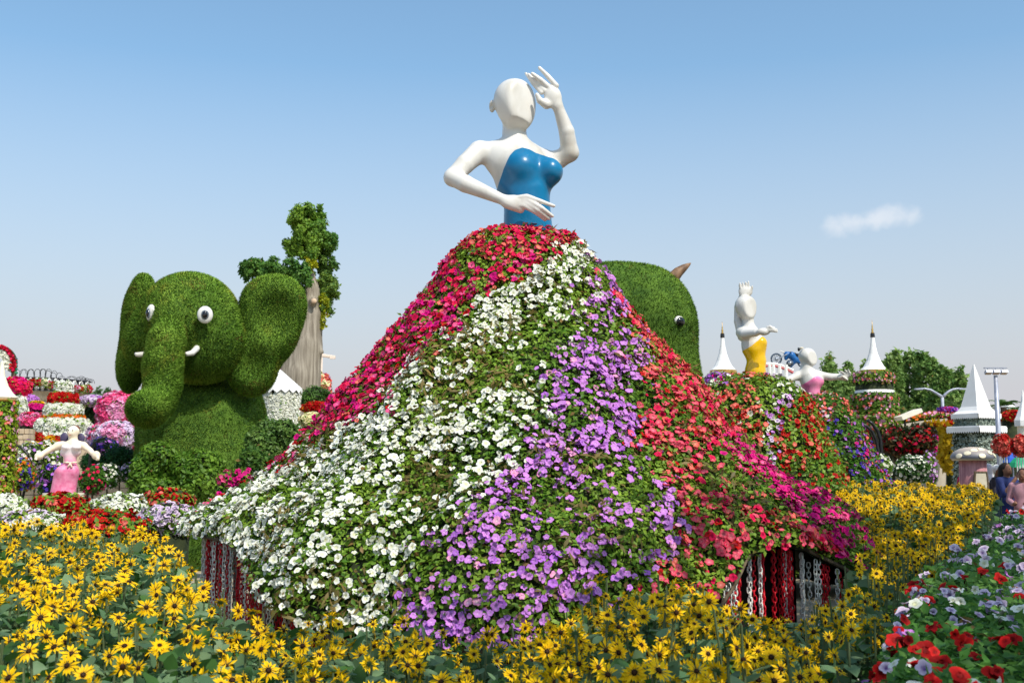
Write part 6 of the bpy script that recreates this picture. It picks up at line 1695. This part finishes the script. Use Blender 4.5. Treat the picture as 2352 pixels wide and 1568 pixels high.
# ---- dark red flower tree, balls
YQ = 19.5
def ftree(label, cx, cy, Y_, hw, hh, cols, nb, bs, g1, g2, seed, trunkpx=None):
    s = Y_ / F0; c_ = at(cx, cy, Y_); root = thing('flower_tree', (c_[0], Y_, 0), label, 'flower tree')
    rx, rz = hw * s, hh * s; lr = np.random.default_rng(seed)
    CR = [(c_ + np.array([lr.uniform(-.62, .62) * rx, lr.uniform(-.5, .2) * rx, lr.uniform(-.35, .35) * rz]), np.array([rx * .48, rx * .45, rz * .62]) * lr.uniform(.8, 1.1)) for _ in range(9)]
    g_ = crown_geo(CR, 6500, .085, g1, g2, LEAF, seed); wob('crown', *g_[:2], M_LEAF, root, g_[2], kind='stuff')
    P_ = []; N_ = []
    for p_, r_ in CR:
        d = norm(rng.normal(0, 1, (nb // 9, 3)) - [0, .5, -.1]); P_.append(p_ + d * r_ * 1.02); N_.append(d)
    P_, N_ = np.concatenate(P_), np.concatenate(N_); b_ = bloom_geo(P_, N_, bs, [cols[int(rng.integers(len(cols)))] for _ in range(len(P_))], low=True); wob('blooms', b_[0], b_[1], M_PETAL, root, b_[2], kind='stuff')
    wob('core', *fjoin([sph(p_, r_ * .6, 10, 7) for p_, r_ in CR]), M_UNDER, root, smooth=True)
    wob('trunk', *tube([(c_[0] - .2, Y_, 0), (c_[0] - .12, Y_, c_[2] * .5), (c_[0], Y_, c_[2])], [.09, .07, .06], 8), M_BARK, root, smooth=True)
    for dx in (-.5, .5): wob('limb', *tube([(c_[0] - .12, Y_, c_[2] * .6), (c_[0] + dx * rx, Y_, c_[2])], [.05, .03], 6), M_BARK, root, smooth=True)
ftree('wide dark red flower tree behind the sunflower bed', 2080, 1008, YQ, 62, 40, [C_DRED, C_DRED, C_CRIM, C_RED], 620, .06, lin(44, 62, 26), lin(86, 66, 40), 601)
ftree('smaller dark red flower tree partly behind the pink lady skirt', 1985, 1010, 21.0, 36, 36, [C_DRED, C_CRIM, C_RED], 380, .06, lin(44, 66, 26), lin(76, 70, 38), 602)
shrub('flower_ball', 'round green bush dotted with white flowers under the dark red tree', 2094, 1080, 18.0, .29, .25, .28, 2600, .06, lin(40, 80, 30), lin(84, 122, 46), cat='flower bush', blooms=[C_WHITE], nb=230, bs=.055, seed=31, lobes=4, core=.9)
shrub('flower_ball', 'white flower bush left of the round green bush', 2028, 1072, 19.0, .15, .2, .15, 1200, .055, G_MID, G_LITE, cat='flower bush', blooms=[C_WHITE, C_WHITE], nb=170, bs=.055, seed=32, lobes=4, core=.9)
shrub('flower_ball', 'lilac flower bush along the right side of the round green bush', 2134, 1075, 18.6, .1, .28, .15, 900, .055, G_MID, G_LITE, cat='flower bush', blooms=[C_PALE, C_LILAC], nb=170, bs=.055, seed=33, lobes=4, core=.9)
mound('flower_mound', 'magenta flower fringe hanging at the right side of the dark red tree', 2143, 1015, 19.4, 10, 30, [C_MAG, C_VIOL], 150, .06, seed=520, to_ground=False)
mound('flower_mound', 'red and blue flower tuft above the lilac bush', 2136, 1040, 20, 12, 9, [C_RED, C_BLUE], 80, .07, seed=521)
mound('flower_mound', 'red flowers behind the floodlight mast', 2322, 958, 29, 24, 14, [C_RED], 260, .1, seed=522)
mound('flower_mound', 'dark red flowers left of the succulent tower', 2192, 966, 29.5, 14, 12, [C_RED, C_DRED], 150, .1, seed=523)
for lab, pts in (('front black curved lamp arm left of the dark red tree', [(2022, 1062), (2012, 1010), (2003, 990), (1990, 978), (1972, 970)]), ('rear black curved lamp arm left of the dark red tree', [(2026, 1062), (2022, 1010), (2015, 988), (2003, 972), (1992, 964)])):
    P_ = [at(a, b_, 19.0) for a, b_ in pts]; P_.insert(0, P_[0] * [1, 1, 0]); 
    tag(wob('lamp_arm', *tube(P_, [.035, .035, .032, .03, .028, .025], 7), M_BLACK, None, smooth=True, base=P_[0]), lab, 'lamp arm', 'black curved lamp arms')
# cream canopy piece
cp = wob('shade_canopy', *box(at(2086, 952, 29), (.55, .6, .1), Matrix.Rotation(R(22), 3, 'Y').transposed()), M_CREAM, None, base=at(2086, 952, 29)); tag(cp, 'tilted cream canopy slab right of the spire tower', 'canopy')
wob('post', *tube([at(2078, 955, 29), at(2078, 955, 29) * [1, 1, 0]], .03, 6), M_BLACK, cp)
# red umbrella trees at right border
for i, (lab, cx, cy, Y_) in enumerate((('red flower umbrella on thin white poles right of the mushroom house', 2302, 1023, 24.5), ('red flower umbrella on thin white poles, cut by the right picture edge', 2343, 1024, 23.0))):
    s = Y_ / F0; c_ = at(cx, cy, Y_)
    r_ = mound('flower_umbrella', lab, cx, cy, Y_, 21, 24, [C_RED, C_CORAL, C_RED], 420, .075, seed=530 + i, cat='flower umbrella', g1=lin(60, 70, 26), g2=lin(120, 80, 40), to_ground=False)
    for dx in (-.09, -.03, .04, .1): wob('pole', *tube([(c_[0] + dx, Y_, 0), (c_[0] + dx * .8, Y_, c_[2])], .012, 5), M_LINK, r_)
for i, (cx, cy, col) in enumerate(((2326, 1052, (40, 90, 190)), (2340, 1062, (30, 160, 110)))):
    c_ = at(cx, cy, 26 - i); r_ = .24
    V, F = lathe((c_[0], c_[1], c_[2]), [(r_, -.1), (r_ * .8, .0), (r_ * .4, .1), (.02, .14)], 8)
    um_ = wob('umbrella', V, F, flat('umbrella' + str(i), col, .6), None, base=(c_[0], c_[1], 0)); tag(um_, ['blue', 'green'][i] + ' umbrella behind the visitors at the right border', 'umbrella')
    wob('pole', *tube([(c_[0], c_[1], 0), c_], .015, 5), M_STEEL, um_)
# palms
for i, (lab, cx, cy) in enumerate((('palm behind the castle tower roof, right of its edge', 2305, 935), ('palm between the floodlight mast and the right border', 2335, 952), ('palm peeking out left of the castle tower', 2196, 935))):
    Y_ = 36; c_ = at(cx, cy, Y_); pr_ = thing('palm', (c_[0], Y_, 0), lab, 'palm')
    wob('trunk', *tube([(c_[0], Y_, 0), (c_[0], Y_, c_[2])], [.16, .1], 8), M_BARK, pr_)
    for k in range(16):
        a = k * 2.4 + i; el = rng.uniform(-.1, 1.0); d = np.array([math.cos(a) * math.cos(el), math.sin(a) * math.cos(el), math.sin(el)]); L = .7
        pts = [c_ + d * L * t - np.array([0, 0, .5 * t * t * L]) for t in np.linspace(0, 1, 6)]
        side = norm(np.cross(d, [0, 0, 1])); V, F = [], []
        for t in np.linspace(.15, 1, 12):
            p_ = c_ + d * L * t - np.array([0, 0, .5 * t * t * L])
            for sg in (-1, 1):
                b0 = len(V); V += [p_, p_ + d * .05, p_ + side * sg * .24 * (1.1 - t) + d * .1 - np.array([0, 0, .05])]; F.append((b0, b0 + 1, b0 + 2))
        wob('frond', np.array(V), F, M_LEAF, pr_, np.tile(lin(70, 100, 44), (len(V), 1)))
wc = wob('white_sail', *fjoin([lathe((at(2318, 950, 40)[0], 40, at(2318, 958, 40)[2]), [(.5, 0), (.3, .3), (.05, .55)], 6)]), M_CANVAS, None, base=(at(2318, 950, 40)[0], 40, at(2318, 958, 40)[2])); tag(wc, 'white tent sail behind the palms', 'tent')
wob('mast', *tube([(at(2318, 950, 40)[0], 40, 0), at(2318, 950, 40)], .05, 6), M_STEEL, wc)
# ------------------------------------------------------------------ visitors on the path
M_SK = {}
def skin(rgb):
    if rgb not in M_SK: M_SK[rgb] = flat('skin_%d' % rgb[0], rgb, .55)
    return M_SK[rgb]
MF = {}
def cloth(rgb):
    if rgb not in MF: MF[rgb] = flat('cloth_%d_%d_%d' % rgb, rgb, .85)
    return MF[rgb]
def person(label, px, Y_, H, facing, top, low, sk=(150, 104, 78), hair=(26, 20, 18), style='hair', arms='down', dress=False, sleeves='long', extra=None, z0=0.0):
    base = at(px, 1078, Y_); base[2] = z0
    k = H / 1.7; c, s = math.cos(facing), math.sin(facing)
    def w(x, y, z): return base + np.array([x * c - y * s, x * s + y * c, z]) * k      # y<0 is in front of the body
    root = thing('person', base, label, 'person', 'visitors on the path')
    lo, hi = base + np.array([-.62, -.62, -.03]) * k, base + np.array([.62, .62, 1.80]) * k
    if arms == 'camera':
        A = {sg: [w(sg * .19, .0, 1.39), w(sg * .26, -.16, 1.14), w(sg * .09, -.27, 1.42), w(sg * .045, -.27, 1.47)] for sg in (-1, 1)}
    elif arms == 'front':
        A = {sg: [w(sg * .19, 0, 1.39), w(sg * .25, -.02, 1.12), w(sg * .14, -.24, 1.06), w(sg * .1, -.31, 1.07)] for sg in (-1, 1)}
    else:
        A = {sg: [w(sg * .19, 0, 1.39), w(sg * .25, .02, 1.12), w(sg * .25, -.05, .88), w(sg * .245, -.07, .80)] for sg in (-1, 1)}
    f = Field(lo, hi, .02 * k)
    f.ell(w(0, -.01, 1.59), np.array((.078, .095, .112)) * k, .02); f.ell(w(0, -.035, 1.545), np.array((.06, .07, .065)) * k, .03)
    f.ell(w(0, -.105, 1.575), np.array((.014, .02, .024)) * k, .01)
    for sg in (-1, 1): f.ell(w(sg * .078, 0, 1.58), np.array((.012, .02, .03)) * k, .005)
    f.cone(w(0, .01, 1.50), w(0, .01, 1.40), .05 * k, .06 * k, .03)
    f.ell(w(0, .01, 1.25), np.array((.17, .10, .2)) * k, .06); f.ell(w(0, .01, .98), np.array((.155, .11, .14)) * k, .08)
    for sg in (-1, 1):
        f.chain(A[sg], [.052 * k, .042 * k, .032 * k, .03 * k], .025)
        hd = A[sg][3]; d = norm(A[sg][3] - A[sg][2])
        f.ell(hd + d * .03 * k, np.array((.035, .035, .045)) * k, .015)
        side = norm(np.cross(d, [0, 0, 1.0]) if abs(d[2]) < .9 else np.array([c, s, 0]))
        for j in range(4): f.cone(hd + d * .05 * k + side * (j - 1.5) * .018 * k, hd + d * .11 * k + side * (j - 1.5) * .018 * k, .010 * k, .008 * k, .004)
        f.cone(hd + d * .01 * k + side * .03 * k, hd + d * .05 * k + side * .055 * k, .012 * k, .009 * k, .006)
        f.chain([w(sg * .085, .01, .92), w(sg * .09, 0, .5), w(sg * .09, .02, .08)], [.085 * k, .058 * k, .04 * k], .03)
        f.cone(w(sg * .09, .03, .035), w(sg * .1, -.13, .03), .035 * k, .03 * k, .03)
    V, F = f.mesh(); wob('body', V, F, skin(sk), root, smooth=True)
    f = Field(lo, hi, .02 * k); e_ = .02 * k
    f.ell(w(0, .01, 1.25), np.array((.17, .10, .2)) * k + e_, .06); f.cone(w(-.13, .01, 1.38), w(.13, .01, 1.38), .065 * k, .065 * k, .05)
    f.ell(w(0, .01, .98), np.array((.165, .12, .16)) * k + e_, .08)
    for sg in (-1, 1):
        n_ = 3 if sleeves == 'long' else 2
        f.chain(A[sg][:n_], [.068 * k, .056 * k, .046 * k][:n_], .03)
    if dress:
        f.cone(w(0, .01, .95), w(0, .01, .22), .19 * k, .25 * k, .08)
    V, F = f.mesh(); wob('top' if not dress else 'dress', V, F, cloth(top), root, smooth=True)
    if not dress:
        f = Field(lo, hi, .02 * k)
        for sg in (-1, 1): f.chain([w(sg * .08, .01, .93), w(sg * .09, 0, .5), w(sg * .09, .02, .1)], [.115 * k, .082 * k, .065 * k], .03)
        f.ell(w(0, .01, .93), np.array((.165, .125, .09)) * k, .05)
        V, F = f.mesh(); wob('trousers', V, F, cloth(low), root, smooth=True)
    for sg in (-1, 1):
        V, F = sph(w(sg * .09, -.05, .03), np.array((.05, .12, .04)) * k, 10, 6); V[:, 2] = np.maximum(V[:, 2], z0 + .002); wob('shoe', V, F, M_BLACK, root, smooth=True)
    f = Field(lo, hi, .018 * k)
    if style == 'hijab':
        f.ell(w(0, .015, 1.60), np.array((.1, .115, .125)) * k, .03); f.cone(w(0, .02, 1.5), w(0, .01, 1.38), .09 * k, .14 * k, .05)
        f.ell(w(0, -.13, 1.575), np.array((.062, .075, .085)) * k, .02, sub=True)
    else:
        f.ell(w(0, .02, 1.615), np.array((.09, .1, .105)) * k, .03)
        if style == 'long': f.chain([w(0, .07, 1.6), w(0, .09, 1.42), w(0, .11, 1.28)], [.085 * k, .085 * k, .06 * k], .04)
        f.ell(w(0, -.13, 1.56), np.array((.085, .09, .10)) * k, .02, sub=True)
    V, F = f.mesh(); wob('headscarf' if style == 'hijab' else 'hair', V, F, cloth(hair), root, smooth=True)
    for sg in (-1, 1):
        V, F = sph(w(sg * .03, -.098, 1.60), np.array((.012, .008, .007)) * k, 8, 5); wob('eye', V, F, M_EYEB, root, smooth=True)
    V, F = sph(w(0, -.1, 1.525), np.array((.024, .008, .007)) * k, 8, 5); wob('mouth', V, F, flat('lips' + str(len(ORG)), (140, 70, 66)), root, smooth=True)
    return root, w, k
r_, w_, k_ = person('woman in navy dress photographing with a raised camera', 2311, 20.5, 1.66, .45, (30, 44, 96), (30, 30, 40), (140, 96, 74), style='long', arms='camera', dress=True, sleeves='short')
c_ = wob('camera', *fjoin([box(w_(0, -.36, 1.52), (.13, .07, .08)), tube([w_(0, -.38, 1.52), w_(0, -.46, 1.52)], .033, 10)]), M_BLACK, None, base=w_(0, -.36, 1.52)); tag(c_, 'black camera held up by the woman in the navy dress', 'camera')
r_, w_, k_ = person('woman seen from behind in grey cardigan carrying a grey backpack', 2243, 24.5, 1.62, 3.1, (176, 176, 182), (28, 28, 34), style='long', hair=(30, 24, 24))
V, F = sph(w_(0, .2, 1.2), (.16, .11, .22), 16, 10); bp = wob('backpack', V, F, cloth((96, 104, 112)), None, smooth=True, base=w_(0, .2, 1.2)); tag(bp, 'grey backpack on the woman in the grey cardigan', 'backpack')
V, F = sph(w_(0, .28, 1.12), (.11, .06, .1), 14, 8); wob('pocket', V, F, cloth((120, 128, 136)), bp, smooth=True)
for sg in (-1, 1): wob('strap', *tube([w_(sg * .1, .12, 1.4), w_(sg * .12, -.02, 1.44), w_(sg * .13, -.12, 1.3), w_(sg * .14, .0, 1.08)], .018, 5), cloth((96, 104, 112)), bp, smooth=True)
person('woman in magenta dress with white headscarf', 2224, 26.0, 1.64, 2.4, (186, 30, 80), (60, 20, 40), (170, 124, 98), hair=(226, 224, 226), style='hijab', dress=True)
person('woman in blue denim jacket and patterned pale headscarf', 2270, 25.0, 1.66, 2.8, (46, 78, 112), (30, 40, 56), (170, 124, 98), hair=(196, 190, 196), style='hijab', dress=True)
person('man in dark clothes with white cap behind the woman in navy', 2291, 23.5, 1.64, .8, (44, 44, 54), (30, 30, 36), (120, 84, 64), hair=(220, 218, 216), arms='front')
person('person in mauve top and dark trousers at the right picture edge', 2348, 19.5, 1.56, -.6, (176, 130, 140), (40, 30, 36), (140, 96, 74), style='long', arms='front')
person('man in orange shirt and dark shorts, left of the pair', 2160, 38.0, 1.72, .4, (236, 150, 20), (36, 38, 60), (150, 104, 78), arms='front')
person('person in orange shirt, right of the pair', 2172, 39.0, 1.68, -.3, (226, 128, 30), (40, 44, 70), (170, 120, 90), arms='camera')
person('small child in white shirt near the mushroom house', 2208, 24.0, 1.32, 1.2, (226, 222, 220), (40, 50, 90), (170, 124, 98), arms='front')
person('distant visitor in grey between orange shirts and mushroom house', 2188, 40.0, 1.7, 2.0, (120, 116, 116), (70, 60, 56), (150, 110, 90))

# ------------------------------------------------------------------ added out-of-frame trees, crowns placed and thinned to shade the foreground
def unseen_shade_tree(label, x, y, r, zc, seed, n=5200):
    root = thing('unseen_shade_tree', (x, y, 0), label, 'tree', 'unseen trees added to cast shade')
    lr = np.random.default_rng(seed)
    wob('trunk', *tube([(x, y, 0), (x + .1, y, zc * .4), (x, y - .1, zc * .8)], [.2, .16, .1], 9), M_BARK, root, smooth=True)
    CR = [(np.array([x, y, zc]), np.array([r * .75, r * .75, 1.2]))]
    for i in range(9):
        a = i * .7 + lr.uniform(-.2, .2); c_ = np.array([x + r * .62 * math.cos(a), y + r * .62 * math.sin(a), zc + lr.uniform(-.6, .5)]); CR.append((c_, np.array([r * .42, r * .42, .9])))
        wob('limb', *tube([(x, y - .05, zc * .6), c_], [.07, .02], 6), M_BARK, root, smooth=True)
    g_ = crown_geo(CR, n, .32, TG1, TG2, LEAF, seed); wob('crown', *g_[:2], M_LEAF, root, g_[2], kind='stuff')
unseen_shade_tree('unseen leafy tree added for its shade, beside the near end of the petunia bed', 4.0, 1.5, 2.9, 6.4, 2, 1000)
unseen_shade_tree('unseen leafy tree added for its shade, beside the middle of the petunia bed', 7.1, 4.8, 3.4, 6.6, 3, 2300)
unseen_shade_tree('unseen leafy tree added for its shade, on the far side of the path', 10.4, 9.3, 3.5, 6.6, 4, 3000)
unseen_shade_tree('unseen leafy tree added for its shade, at the far bend of the path', 15.0, 14.5, 4.0, 6.8, 5, 3000)
